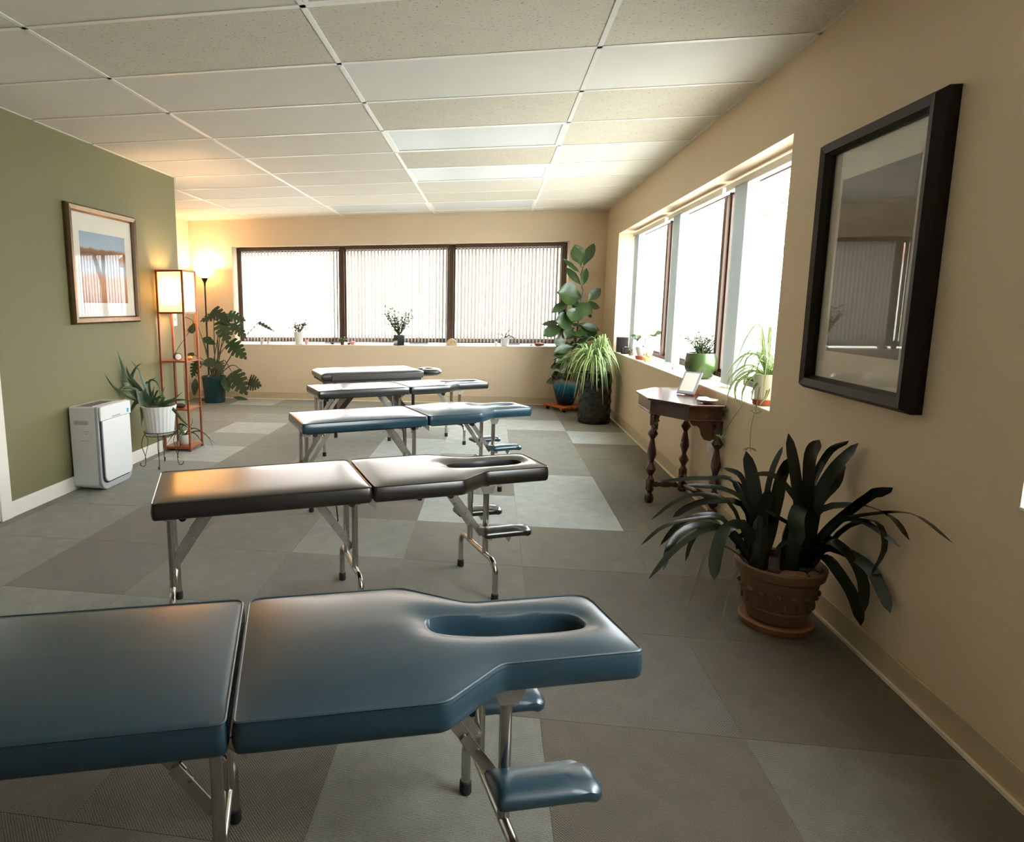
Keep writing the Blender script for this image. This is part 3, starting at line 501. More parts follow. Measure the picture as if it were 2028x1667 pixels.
for k, (y, wd, lb) in enumerate([(7.46, 1.30, 'farthest bay beside the corner'), (6.06, 1.36, 'middle bay'), (4.64, 1.18, 'nearest bay above the spider plant')]):
    n = 15; px_ = [[.10, .21, .19][k] + .015 * q for q in range(n)]
    blind('white slat blind drawn aside on the right window, ' + lb, (XR + .135, y, 0), (0, -1, 0), wd, px_, R(68), 'blinds on the right window', WZ1 - .025, WZ0 + .02, M['track'], M['slat'])

# ------------------------------------------------------------------ outside
mb = MB(); mb.box(-60, 90, 8.9, 110, -.5, -.3); mb.box(1.75, 90, -40, 8.9, -.5, -.3); mb.v = mb.v
g = mb.build('street_paving', M['asphalt'], smooth=False); g['kind'] = 'structure'
def house(name, label, loc, rz, L, Dp, h, rh, nw, roofm='ext_roof'):
    t = thing(name, label, 'building', loc, rz)
    q = MB(); q.box(0, L, 0, Dp, 0, h); q.build('wall', M['ext_wall'], t, smooth=False)
    q = MB(); q.prism([(-.5, h), (Dp + .5, h), (Dp + .5, h + .35), (Dp / 2, h + rh), (-.5, h + .35)], -.6, L + .6, 'x'); q.build('roof', M[roofm], t, smooth=False)
    for k in range(nw):
        x = L * (k + .5) / nw; q = MB(); q.box(x - .8, x + .8, -.06, .02, .9, 2.3); q.build('window', M['ext_dark'], t, smooth=False, bevel=.02)
    return t
house('shop_building', 'long pale low building with an orange roof behind the back window', (-16, 27, -.3), 0, 26, 9, 3.3, 2.4, 8)
house('far_house', 'pale house seen faintly through the right window', (24, 22, -.3), R(-60), 16, 8, 3.2, 2.2, 5)
def car(label, loc, rz, mt):
    t = thing('parked_car', label, 'car', loc, rz, 'cars parked in the street')
    q = MB(); q.prism([(-2.1, .3), (-2.15, .75), (-1.9, .95), (-1.1, 1.0), (1.2, 1.0), (2.0, .85), (2.15, .6), (2.1, .3)], -.85, .85, 'y'); q.build('body', mt, t, bevel=.06)
    q = MB(); q.prism([(-1.3, .98), (-.75, 1.42), (.55, 1.42), (1.25, .98)], -.74, .74, 'y'); q.build('cabin', M['ext_dark'], t, bevel=.05)
    for x in (-1.35, 1.35):
        for y in (-.86, .72):
            q = MB(); q.tube([(x, y, .32), (x, y + .14, .32)], .32, 18); q.build('wheel', M['black_rubber'], t)
car('white car parked across the street behind the back window', (-3.6, 20.5, -.3), 0, M['car_white'])
car('grey car parked at the right, seen through the back window', (1.9, 21.5, -.3), 0, M['car_grey'])
car('pale car parked beyond the right window', (12.5, 19.5, -.3), R(70), M['car_white'])
def bare_tree(label, loc, h, seed):
    rnd = random.Random(seed); t = thing('bare_tree', label, 'tree', loc, 0, 'bare trees outside'); q = MB()
    def br(p, d, L, r, lv):
        e = p + d * L; q.tube([p, (p + e) / 2 + Vector((rnd.uniform(-.05, .05) * L,) * 3), e], [r, r * .8, r * .6], 5, caps=False)
        if lv < 4:
            for _ in range(3 if lv < 3 else 2):
                nd = (d + Vector((rnd.uniform(-.8, .8), rnd.uniform(-.8, .8), rnd.uniform(-.2, .6)))).normalized(); br(e, nd, L * rnd.uniform(.6, .8), r * .58, lv + 1)
    br(Vector((0, 0, 0)), Vector((0, 0, 1)), h * .33, h * .02, 0); q.build('branches', M['bark'], t)
bare_tree('bare tree behind the farthest bay of the right window', (8.5, 22, -.3), 7, 1)
bare_tree('bare tree behind the middle bay of the right window', (11, 17, -.3), 7.5, 5)
bare_tree('bare tree behind the nearest bay of the right window', (9.5, 10.5, -.3), 6.5, 9)
q = MB(); rnd = random.Random(4)
for k in range(900):
    c = Vector((rnd.gauss(0, 1.3), rnd.gauss(0, .6), abs(rnd.gauss(.9, .5)))); a = rnd.uniform(0, 6.28); s = .16
    u_ = Vector((math.cos(a), math.sin(a), rnd.uniform(-.5, .5))) * s; v_ = Vector((-math.sin(a), math.cos(a), rnd.uniform(-.5, .5))) * s * .6
    q.add([c - u_, c - v_, c + u_, c + v_], [(0, 1, 2, 3)])
o = q.build('hedge', M['hedge'], smooth=False); o.location = (10.8, 13.5, -.3); tag(o, 'pale green shrub outside the middle bay of the right window', 'shrub')
# ------------------------------------------------------------------ adjusting tables
TW, LA, LB, ZT, ZB, U0 = .48, .828, .831, .573, .509, .843
def outline(pts, r, seg=4, step=.03):
    """round the corners of a polygon (radius per corner) and resample"""
    out = []; n = len(pts)
    for i in range(n):
        a, b, c = Vector(pts[i - 1]), Vector(pts[i]), Vector(pts[(i + 1) % n]); d1 = (a - b).normalized(); d2 = (c - b).normalized()
        q = r[i]; h = d1.angle(d2) / 2; t = q / math.tan(h); p1, p2 = b + d1 * t, b + d2 * t
        for k in range(seg + 1):
            s = k / seg; out.append((1 - s) ** 2 * p1 + 2 * s * (1 - s) * b + s * s * p2)
    res = []
    for i in range(len(out)):
        a, b = out[i], out[(i + 1) % len(out)]; m_ = max(1, int((b - a).length / step))
        for k in range(m_): res.append(a + (b - a) * k / m_)
    return res
def segd(p, a, b):
    ab = b - a; t = max(0, min(1, (p - a).dot(ab) / max(ab.length_squared, 1e-12))); return (p - a - ab * t).length
def pdist(p, poly): return min(segd(p, poly[i - 1], poly[i]) for i in range(len(poly)))
def cushion(outl, hole, crown, name, mt, parent, fall=.045):
    """padded slab with domed top; rings run from the rim inward (to the hole or to a centre line)"""
    n = len(outl); mb = MB(); K = 16; X0 = min(p[0] for p in outl); X1 = max(p[0] for p in outl)
    c = [Vector(p) for p in outl]
    if hole: inner = hole
    else:
        xs = [p.x for p in c]; ys = [p.y for p in c]; x0, x1 = min(xs), max(xs); ym = (min(ys) + max(ys)) / 2
        inner = [Vector((min(max(p.x, x0 + TW / 2), x1 - TW / 2), ym)) for p in c]
    poly = [p.copy() for p in c]
    side = [(ZB, -.004), (ZB + .006, .002), (ZB + .025, .0055), (ZB + .045, .0045), (ZT - .004, .001)]
    def nrm(i):
        a, b = c[i - 1], c[(i + 1) % n]; d = (b - a).normalized(); return Vector((d.y, -d.x))
    v = []; f = []
    for z, off in side:
        for i in range(n): q = c[i] + nrm(i) * off; v.append((q.x, q.y, z))
    rows = len(side)
    for k in range(K + 1):
        t = (k / K) ** 1.6 if not hole else k / K
        t = t if hole else 1 - (1 - k / K) ** 1.0
        s = t
        if hole: s = .5 - .5 * math.cos(math.pi * t)
        for i in range(n):
            p = c[i].lerp(inner[i], s); d = pdist(p, poly); dx_ = min(p.x - X0, X1 - p.x); sx = min(1, max(0, (p.x - U0 - .34) / .22)) if hole else 0; sx = sx * sx * (3 - 2 * sx)
            dy_ = (.24 - .105 * sx) - abs(p.y - .24); g_ = lambda q_: 1 - math.exp(-max(q_, 0) / fall); z = ZT + crown * 1.1 * g_(dx_) * g_(dy_) * (1 - math.exp(-d / .008))
            if hole:
                dh = pdist(p, hole); z -= .017 * math.exp(-(dh / .028) ** 1.5)
            v.append((p.x, p.y, z))
        rows += 1
    if hole:
        for zz, off in ((ZT - .004, .004), (ZT - .02, .007), (ZB, .007)):
            cen = Vector((sum(p.x for p in hole) / n, sum(p.y for p in hole) / n))
            for i in range(n):
                p = hole[i] + (cen - hole[i]).normalized() * off; v.append((p.x, p.y, zz))
            rows += 1
    for k in range(rows - 1):
        for i in range(n):
            j = (i + 1) % n; f.append((k * n + i, k * n + j, (k + 1) * n + j, (k + 1) * n + i))
    if hole: f += [((rows - 1) * n + i, (rows - 1) * n + (i + 1) % n, (i + 1) % n, i) for i in range(n)]
    else: f.append(tuple(range(n))[::-1])
    mb.add(v, f)
    o = mb.build(name, mt, parent, ang=70)
    p_ = MB(); p_.tube([(c[i].x, c[i].y, ZT + .0) for i in range(n)], .0026, 5, closed=True); p_.build('piping', mt, o)
    # a line of stitches just under the piping
    st = MB(); acc = 0
    for i in range(n):
        a, b = c[i], c[(i + 1) % n]; L = (b - a).length; q = 0; dd = (b - a).normalized(); nn = nrm(i) * .0048
        while q < L - .003:
            p = a + dd * q + nn; e = p + dd * .0035; st.obox((p.x, p.y, ZT - .0075), (e.x, e.y, ZT - .0075), .0009, .0011, (0, 0, 1)); q += .0075
    if name and stitches: s_ = st.build('stitching', mt, o, smooth=False); s_['kind'] = 'stuff'
    return o
head_pts = [(0, 0), (.381, 0), (.521, .105), (.831, .105), (.831, .375), (.521, .375), (.381, .48), (0, .48)]
hp = outline([(U0 + a, b) for a, b in head_pts], [.012, .05, .06, .018, .05, .06, .05, .03], 4, .03)
# rotate the start of the outline to the point nearest the middle of the head end, and match it with a slot
def match_hole(outl, cx, cyy, a, b):
    n = len(outl); res = []
    per = [0]
    for i in range(n): per.append(per[-1] + (outl[(i + 1) % n] - outl[i]).length)
    for i in range(n):
        p = outl[i]; ax, ay = p.x - cx, p.y - cyy
        if p.x < U0 + .50:                                  # the chest part wraps round the slot's left end
            # angle measured along the perimeter of the chest part
            tx = -1; q = Vector((max(min(p.x, cx + a), cx - a * 1.0), 0))
        ang = math.atan2(ay / b, ax / a)
        res.append(ang)
    # spread the angles smoothly by perimeter, keeping the two ends of the slot aligned with the table axis
    iR = min(range(n), key=lambda i: abs(outl[i].y - .24) + (0 if outl[i].x > 1.5 else 9)); iL = min(range(n), key=lambda i: abs(outl[i].y - .24) + (0 if outl[i].x < .9 else 9))
    out = [None] * n
    def fill(i0, i1, a0, a1):
        ids = []; i = i0
        while i != i1: ids.append(i); i = (i + 1) % n
        L = [0]
        for q in ids: L.append(L[-1] + (outl[(q + 1) % n] - outl[q]).length)
        # anchors: neck corner reached at fraction; use blend of perimeter and true angle
        for k, q in enumerate(ids):
            fr = L[k] / L[-1]
            frn = fr ** 1.0
            out[q] = a0 + (a1 - a0) * frn
    fill(iR, iL, 0, math.pi); fill(iL, iR, math.pi, 2 * math.pi)
    pts = []
    for t in out:
        c_, s_ = math.cos(t), math.sin(t); k = (abs(c_) ** 3.2 + abs(s_) ** 3.2) ** (-1 / 3.2)
        pts.append(Vector((cx + a * c_ * k, cyy + b * s_ * k)))
    return pts
hole = match_hole(hp, U0 + .582, .25, .185, .052)
fp = outline([(0, 0), (.828, 0), (.828, .48), (0, .48)], [.014, .014, .03, .02], 4, .04)
def adj_table(label, loc, rz, vinyl, cr1, cr2, fall=.045, arms=True):
    t = thing('treatment_table', label, 'table', loc, rz, 'folding treatment tables')
    cushion(fp, None, cr1, 'foot_cushion', vinyl, t, fall); cushion(hp, hole, cr2, 'head_cushion', vinyl, t, fall)
    q = MB(); q.box(.03, .8, .04, .44, ZB - .012, ZB + .001); q.build('base_board', M['board'], t, smooth=False)
    q = MB(); q.box(U0 + .03, U0 + .36, .04, .44, ZB - .012, ZB + .001); q.box(U0 + .36, U0 + .40, .13, .35, ZB - .012, ZB + .001)
    q.build('base_board', M['board'], t, smooth=False)
    for u, s in ((.05, 1), (.79, -1), (1.392, -1)):
        bar_ = MB(); pts = [(u, .038, .03)]
        for k in range(7): a = k / 6 * math.pi / 2; pts.append((u, .038 + .055 * (1 - math.cos(a)), .123 + .055 * math.sin(a)))
        for k in range(7): a = math.pi / 2 - k / 6 * math.pi / 2; pts.append((u, .442 - .055 * (1 - math.cos(a)), .123 + .055 * math.sin(a)))
        pts.append((u, .442, .03)); bar_.tube(pts, .0125, 12); b = bar_.build('foot_tube', M['steel'], t)
        for v_ in (.038, .442):
            c_ = MB(); c_.lathe([(.0145, 0), (.0165, .004), (.0155, .034), (.0135, .036)], 14, (u, v_, .0)); c_.build('rubber_foot', M['black_rubber'], b)
        for v_, sd in ((.15, -1), (.33, 1)):
            p_ = MB(); p_.tube([(u, v_, .178), (u, v_, ZB - .012)], .0135, 12); p_.build('leg', M['steel'], t)
            x1 = u + s * .175; x0 = u + s * .01; xm = u + s * .085; zm = .37
            br = MB(); vv = v_ - sd * .02
            br.obox((x0, vv, .262), (xm, vv, zm), .026, .004); br.obox((xm - s * .012, vv + .005, zm - .014), (x1, vv + .005, ZB - .01), .028, .004)
            for (a, zc) in ((x0, .268), (xm, zm), (xm - s * .03, zm - .035), (x1 - s * .01, ZB - .03)): br.tube([(a, vv - .006, zc), (a, vv + .011, zc)], .0055, 8)
            br.build('brace', M['alu'], t, ang=40)
        ku = u + s * (.05 if s > 0 else .02 if u < 1 else .185); k_ = MB(); k_.tube([(ku, .105, ZB - .03), (ku, .130, ZB - .03)], .015, 12); k_.build('knob', M['black'], t)
        f_ = MB(); f_.prism([(u - .035, ZB - .012), (u + .035, ZB - .012), (u + .02, ZB - .045), (u - .02, ZB - .045)], .128, .134, 'y'); f_.build('bracket', M['alu'], t, smooth=False)
    sp = MB(); sp.tube([(.79 - .07, .16, .39), (.79 - .075, .16, .45), (.79 - .08, .16, ZB - .01)], .003, 6); sp.build('release_rod', M['wire'], t)
    hb = MB(); hb.prism([(.80, ZB), (.86, ZB), (.86, ZB - .045)], .05, .056, 'y'); hb.build('hinge_plate', M['alu'], t, smooth=False)
    if arms:
        for vc, nm in ((.09, -1), (.39, 1)):
            out_ = outline([(1.345, vc - .045), (1.575, vc - .045), (1.575, vc + .052), (1.345, vc + .052)], [.012, .035, .035, .012], 4, .02)
            n = len(out_); a = MB(); v = []; f = []
            cen = Vector((1.46, vc))
            for z, k in ((.286, .93), (.290, 1.0), (.300, 1.02), (.309, 1.0)):
                for p in out_: q = cen + (p - cen) * k; v.append((q.x, q.y, z - (.012 if abs(p.x - 1.46) > .09 and p.x > 1.46 else 0) * (.5)))
            for k in range(1, 6):
                for p in out_:
                    e = 1 - k / 5.2; q = Vector((1.46 + (p.x - 1.46) * (e * .35 + .65 * (1 - k / 12)), vc + (p.y - vc) * e)); dy = abs(p.y - vc) * e / .05
                    v.append((q.x, q.y, .309 + .013 * (1 - dy ** 2) - (.012 if p.x > 1.54 else 0) * .5 * (1 - k / 5)))
            rows = 9
            for k in range(rows - 1):
                for i in range(n): j = (i + 1) % n; f.append((k * n + i, k * n + j, (k + 1) * n + j, (k + 1) * n + i))
            f.append(tuple(range(n))[::-1]); f.append(tuple((rows - 1) * n + i for i in range(n))); a.add(v, f)
            arm = a.build('armrest', vinyl, t, ang=60)
            s_ = MB(); vp = .15 if nm < 0 else .33
            s_.box(1.38, 1.50, vc - .012, vc + .012, .278, .286); s_.box(1.384, 1.40, min(vp, vc), max(vp, vc), .262, .279); s_.prism([(1.455, .278), (1.495, .278), (1.478, .245)], vc - .002, vc + .002, 'y')
            s_.build('armrest_bracket', M['alu'], arm, smooth=False)
    return t
stitches = True
adj_table('dark teal padded folding table, nearest the camera and cut by the left edge', (-1.2313, .6922, 0), .3155, M['teal'], .022, .034, .085)
stitches = False
adj_table('black brown padded folding table, second from the camera, behind the nearest teal one', (-1.2168, 2.0734, 0), .4275, M['brown_vinyl'], .009, .010, .03)
adj_table('blue teal padded folding table, third from the camera, in the middle of the row', (-1.1348, 3.7002, 0), .4956, M['teal_pale'], .016, .028, .07)
adj_table('charcoal padded folding table, fourth from the camera, just before the massage table', (-1.4449, 5.1837, 0), .5007, M['char_vinyl'], .010, .012)
# massage table at the back (local frame: x along, near edge y=0)
def massage_table():
    t = thing('massage_table', 'brown grey massage table with a separate headrest, farthest of the row of tables', 'table', (-1.62, 5.93, 0), .46)
    L_, W_ = 1.07, .60; z0, z1 = .575, .632
    o = [Vector(p) for p in outline([(0, 0), (L_, 0), (L_, W_), (0, W_)], [.02, .09, .09, .09], 5, .05)]; n = len(o); v = []; f = []
    cen = Vector((L_ / 2, W_ / 2))
    for z, off in ((z0, -.01), (z0 + .01, 0), (z0 + .03, .004), (z1 - .006, .002), (z1, -.004)):
        for i in range(n): q = o[i] + (o[i] - cen).normalized() * off; v.append((q.x, q.y, z))
    for k in range(1, 7):
        for i in range(n):
            s = k / 7; q = o[i].lerp(Vector((min(max(o[i].x, .3), L_ - .3), W_ / 2)), s); d = pdist(q, o); v.append((q.x, q.y, z1 + .02 * (1 - math.exp(-d / .04))))
    rows = 11
    for k in range(rows - 1):
        for i in range(n): j = (i + 1) % n; f.append((k * n + i, k * n + j, (k + 1) * n + j, (k + 1) * n + i))
    f.append(tuple(range(n))[::-1]); f.append(tuple((rows - 1) * n + i for i in range(n)))
    q = MB(); q.add(v, f); top = q.build('cushion', M['grey_vinyl'], t, ang=50)
    q = MB(); q.box(.10, L_ - .03, -.012, -.004, z0 - .004, z1 - .008); q.build('side_panel', M['grey_vinyl'], t, smooth=False, bevel=.003)
    q = MB(); q.box(.03, L_ - .04, .02, W_ - .02, z0 - .03, z0); q.build('base_board', M['walnut'], t, smooth=False)
    for u, s in ((.14, 1), (L_ - .12, -1)):
        for v_ in (.04, W_ - .04):
            q = MB(); q.tube([(u, v_, .0), (u, v_, z0 - .02)], .017, 10); q.build('leg', M['walnut'], t)
        q = MB(); q.obox((u + s * .0, W_ / 2, .18), (u + s * .32, W_ / 2, z0 - .03), .05, .36); q.build('brace', M['walnut'], t, smooth=False)
        q = MB(); q.box(u - .012, u + .012, .04, W_ - .04, .16, .20); q.build('stretcher', M['walnut'], t, smooth=False)
    # headrest: two half-round pads on a frame
    hx = L_ + .14
    hr = MB(); 
    pts = []
    for k in range(29):
        a = R(-160) + k / 28 * R(320); pts.append((hx + .085 * math.cos(a) * 1.05, W_ / 2 + .105 * math.sin(a), .60))
    c_ = pts; v = []; f = []; m_ = 12
    for i, p in enumerate(c_):
        a_ = Vector(c_[max(i - 1, 0)]); b_ = Vector(c_[min(i + 1, len(c_) - 1)]); d = (b_ - a_).normalized(); nn = Vector((d.y, -d.x, 0)); e = min(1, .5 + i / 3, .5 + (28 - i) / 3)
        for j in range(m_):
            t_ = 2 * math.pi * j / m_; v.append(Vector(p) + nn * .052 * math.cos(t_) * e + Vector((0, 0, 1)) * .034 * math.sin(t_) * e)
    for i in range(28):
        for j in range(m_): f.append((i * m_ + j, i * m_ + (j + 1) % m_, (i + 1) * m_ + (j + 1) % m_, (i + 1) * m_ + j))
    f.append(tuple(range(m_))); f.append(tuple(28 * m_ + j for j in range(m_))[::-1]); hr.add(v, f); h = hr.build('headrest', M['grey_vinyl'], t)
    q = MB()
    for v_ in (W_ / 2 - .07, W_ / 2 + .07): q.tube([(L_ - .04, v_, z0 - .012), (hx + .03, v_, z0 - .012)], .007, 8)
    q.box(hx - .07, hx + .08, W_ / 2 - .085, W_ / 2 + .085, .562, .57); q.build('headrest_frame', M['alu'], h, smooth=False)
massage_table()
# ------------------------------------------------------------------ framed pictures
def picture(name, label, cat, mt, axis_x, out, y0, y1, z0, z1, depth, fw_, matw, art, glassm, bev, lip):
    t = thing(name, label, cat, (axis_x, 0, 0))
    X = lambda d: out * d
    # mitred moulding: outer rectangle on the wall, profile rising to the front
    prof = [(0, 0.0), (0, depth * .55), (fw_ * bev, depth), (fw_ * .8, depth * .9), (fw_, depth * .55), (fw_, depth * .3)]
    for k in range(4):
        cs = [(y0, z0), (y1, z0), (y1, z1), (y0, z1)]; inw = [(1, 1), (-1, 1), (-1, -1), (1, -1)]
        a, b = k, (k + 1) % 4; v = []
        for c in (a, b):
            for (i_, d) in prof: v.append((X(d), cs[c][0] + inw[c][0] * i_, cs[c][1] + inw[c][1] * i_))
        n = len(prof); q = MB(); q.add(v, [(i, i + 1, n + i + 1, n + i) for i in range(n - 1)] + [(0, n, 2 * n - 1, n - 1)])
        q.build('frame_side', mt, t, smooth=False)
    a0, a1, c0, c1 = y0 + fw_, y1 - fw_, z0 + fw_, z1 - fw_
    d = depth * .25
    q = MB(); q.box(min(X(.002), X(d)), max(X(.002), X(d)), a0 - .005, a1 + .005, c0 - .005, c1 + .005); q.build('mat_board', M['mat_board'], t, smooth=False)
    q = MB(); my, mz0, mz1 = matw; q.add([(X(d + .0012), a0 + my, c0 + mz0), (X(d + .0012), a1 - my, c0 + mz0), (X(d + .0012), a1 - my, c1 - mz1), (X(d + .0012), a0 + my, c1 - mz1)], [(0, 1, 2, 3)])
    q.uv = [(0, 0), (1, 0), (1, 1), (0, 1)]; q.build('print', art, t, smooth=False)
    q = MB(); q.add([(X(d + .006), a0 - .002, c0 - .002), (X(d + .006), a1 + .002, c0 - .002), (X(d + .006), a1 + .002, c1 + .002), (X(d + .006), a0 - .002, c1 + .002)], [(0, 1, 2, 3)]); q.build('glass', glassm, t, smooth=False)
    return t
def art_lake():
    x = N('lake print with blind reflection'); sp = x.n('ShaderNodeSeparateXYZ'); uv = x.tc('UV'); x.l(uv, sp.inputs[0]); b = x.b
    n = x.noise(3.5, 4, .6, uv); n2 = x.noise(14, 4, .6, uv)
    def math_(op, a, c_=None, c2=None):
        m_ = x.n('ShaderNodeMath', operation=op)
        for i, q in enumerate((a, c_, c2)):
            if q is None: continue
            if isinstance(q, (int, float)): m_.inputs[i].default_value = q
            else: x.l(q, m_.inputs[i])
        return m_.outputs[0]
    yy = math_('ADD', sp.outputs[1], math_('MULTIPLY', math_('SUBTRACT', n, .5), .16))
    sky = x.ramp(yy, [(0, lin((170, 110, 78))), (.22, lin((206, 150, 112))), (.36, lin((214, 160, 128))), (.46, lin((184, 200, 216))), (.58, lin((168, 178, 190))), (.66, lin((150, 120, 92))), (.70, lin((120, 86, 58))), (.76, lin((150, 104, 70))), (.79, lin((164, 182, 198))), (1, lin((150, 172, 192)))])
    wv = x.n('ShaderNodeTexWave'); wv.inputs['Scale'].default_value = 7.5; wv.inputs['Distortion'].default_value = .8; wv.inputs['Detail'].default_value = 1; x.l(uv, wv.inputs[0])
    blind_refl = x.ramp(wv.outputs[1], [(.3, (0, 0, 0)), (.5, (1, 1, 1))])  # vertical stripes paint the window blinds' reflection into the print
    low = x.ramp(sp.outputs[1], [(.70, (1, 1, 1)), (.74, (0, 0, 0))])
    f = math_('MULTIPLY', math_('MULTIPLY', blind_refl, low), .22)
    mx = x.n('ShaderNodeMixRGB'); x.l(f, mx.inputs[0]); x.l(sky, mx.inputs[1]); mx.inputs[2].default_value = (*lin((84, 62, 44)), 1)
    x.l(mx.outputs[0], b.inputs['Base Color']); b.inputs['Roughness'].default_value = .7; return x.m
def art_grey():
    x = N('grey abstract print'); sp = x.n('ShaderNodeSeparateXYZ'); uv = x.tc('UV'); x.l(uv, sp.inputs[0])
    n = x.noise(2.2, 4, .6, uv, (.6, 3, 1)); a = x.n('ShaderNodeMath', operation='MULTIPLY_ADD'); a.inputs[1].default_value = .3; x.l(n, a.inputs[0]); x.l(sp.outputs[1], a.inputs[2])
    x.l(x.ramp(a.outputs[0], [(.1, lin((120, 122, 116))), (.45, lin((128, 122, 112))), (.8, lin((104, 92, 80))), (.95, lin((124, 116, 106))), (1.0, lin((116, 112, 104)))]), x.b.inputs['Base Color'])
    x.b.inputs['Roughness'].default_value = .7; return x.m
picture('framed_picture', 'bronze framed print of a lake shore with painted blind reflections on the olive wall', 'picture', M['frame_bronze'], XL, 1, 4.075, 4.935, 1.163, 2.0, .042, .052, (.095, .10, .125), art_lake(), M['pic_glass_matte'], .25, .3)
picture('framed_picture', 'tall black framed grey print under glass on the beige wall beside the right window', 'picture', M['frame_black'], XR, -1, 2.286, 3.02, .935, 1.948, .062, .058, (.07, .11, .11), art_grey(), M['pic_glass'], .3, .3)

# ------------------------------------------------------------------ wall plates
def plate(name, label, cat, loc, rz, w_, h_, n, kind):
    t = thing(name, label, cat, loc, rz)
    q = MB(); q.box(0, .006, -w_ / 2, w_ / 2, -h_ / 2, h_ / 2); q.build('cover_plate', M['cream_plastic'], t, smooth=False, bevel=.002)
    for k in range(n):
        y = (k - (n - 1) / 2) * .046
        if kind == 'switch': q = MB(); q.box(.006, .015, y - .005, y + .005, -.012, .012); q.build('toggle', M['cream_plastic'], t, smooth=False)
        else:
            for z in (-.02, .02): q = MB(); q.box(.006, .0085, y - .014, y + .014, z - .014, z + .014); q.build('socket', M['track'], t, smooth=False, bevel=.002)
    return t
plate('wall_outlet', 'square white wall outlet under the side table on the beige wall', 'outlet', (XR, 4.22, .41), math.pi, .115, .115, 2, 'socket')
plate('light_switch', 'double cream light switch on the wall beside the torchiere lamp', 'switch', (XL2, 8.02, 1.42), 0, .115, .115, 2, 'switch')
plate('light_switch', 'white switch plate on the olive wall behind the shelf lamp', 'switch', (XL, 5.56, 1.17), 0, .075, .12, 1, 'switch')

# ------------------------------------------------------------------ air purifier (local: x out of wall, y along wall)
t = thing('air_purifier', 'white air purifier with a rounded front standing against the olive wall', 'purifier', (-2.895, 3.955, 0), 0)
def rrect(y0, y1, z0, z1, rb, rt_, n=8):
    P = []
    for (cyy, cz, r, a0) in ((y1 - rb, z0 + rb, rb, -90), (y1 - rt_, z1 - rt_, rt_, 0), (y0 + rt_, z1 - rt_, rt_, 90), (y0 + rb, z0 + rb, rb, 180)):
        for k in range(n + 1): a = R(a0 + 90 * k / n); P.append((cyy + r * math.cos(a), cz + r * math.sin(a)))
    return P
q = MB(); q.prism(rrect(0, .385, .012, .60, .045, .012), 0, .19, 'x'); q.build('body', M['purifier_white'], t, ang=30)
q = MB(); q.prism(rrect(.0, .385, .004, .604, .07, .015), .19, .214, 'x'); q.build('rim', M['purifier_grey'], t, ang=30, bevel=.006)
q = MB(); q.prism(rrect(.012, .373, .05, .59, .055, .01), .214, .2165, 'x'); q.build('air_gap', M['dark_gap'], t, smooth=False)
q = MB(); q.prism(rrect(.026, .366, .062, .50, .045, .004), .2165, .232, 'x'); q.build('front_panel', M['purifier_white'], t, ang=30, bevel=.004)
q = MB(); q.prism(rrect(.006, .379, .503, .60, .004, .012), .2165, .234, 'x'); q.build('control_hood', M['purifier_white'], t, ang=30, bevel=.004)
q = MB(); q.box(.04, .16, .03, .35, .598, .603); q.build('top_vent', M['purifier_grey'], t, smooth=False)
q = MB()
for k in range(9): q.box(.05, .15, .045 + k * .028, .058 + k * .028, .602, .6035)
q.build('vent_slot', M['dark_gap'], t, smooth=False)['kind'] = 'stuff'
q = MB(); q.prism(rrect(.01, .12, .475, .505, .012, .012), -.0015, .003, 'x'); o = q.build('handle_recess', M['purifier_grey'], t, smooth=False); o.rotation_euler = (0, 0, -math.pi / 2); o.location = (.02, 0, 0)
q = MB(); q.box(.2315, .2355, .325, .35, .516, .545); q.build('sticker', M['sticker'], t, smooth=False)
def text(s, size, loc, rot, mt, parent, name='lettering', ext=.0008):
    cu = bpy.data.curves.new(name, 'FONT'); cu.body = s; cu.size = size; cu.extrude = ext; cu.align_x = 'CENTER'; cu.align_y = 'CENTER'; cu.resolution_u = 2
    o = bpy.data.objects.new(name, cu); col.objects.link(o); dg = bpy.context.evaluated_depsgraph_get(); me = bpy.data.meshes.new_from_object(o.evaluated_get(dg)); bpy.data.objects.remove(o)
    me.materials.clear(); me.materials.append(mt); o = bpy.data.objects.new(name, me); col.objects.link(o); o.parent = parent; o.location = loc; o.rotation_euler = rot; return o
q = MB()
for k in range(9): q.box(.2315, .2352, .14 + k * .0115, .148 + k * .0115, .512, .521)
q.build('lettering', M['print_grey'], t, smooth=False)['kind'] = 'stuff'
q = MB()
for (a, z, n_) in ((.09, .425, 5), (.11, .41, 2), (.15, .385, 1), (.08, .36, 6)):
    for k in range(n_): q.box(a + k * .011, a + .008 + k * .011, -.0012, .002, z, z + .005)
q.build('side_lettering', M['print_grey'], t, smooth=False)['kind'] = 'stuff'

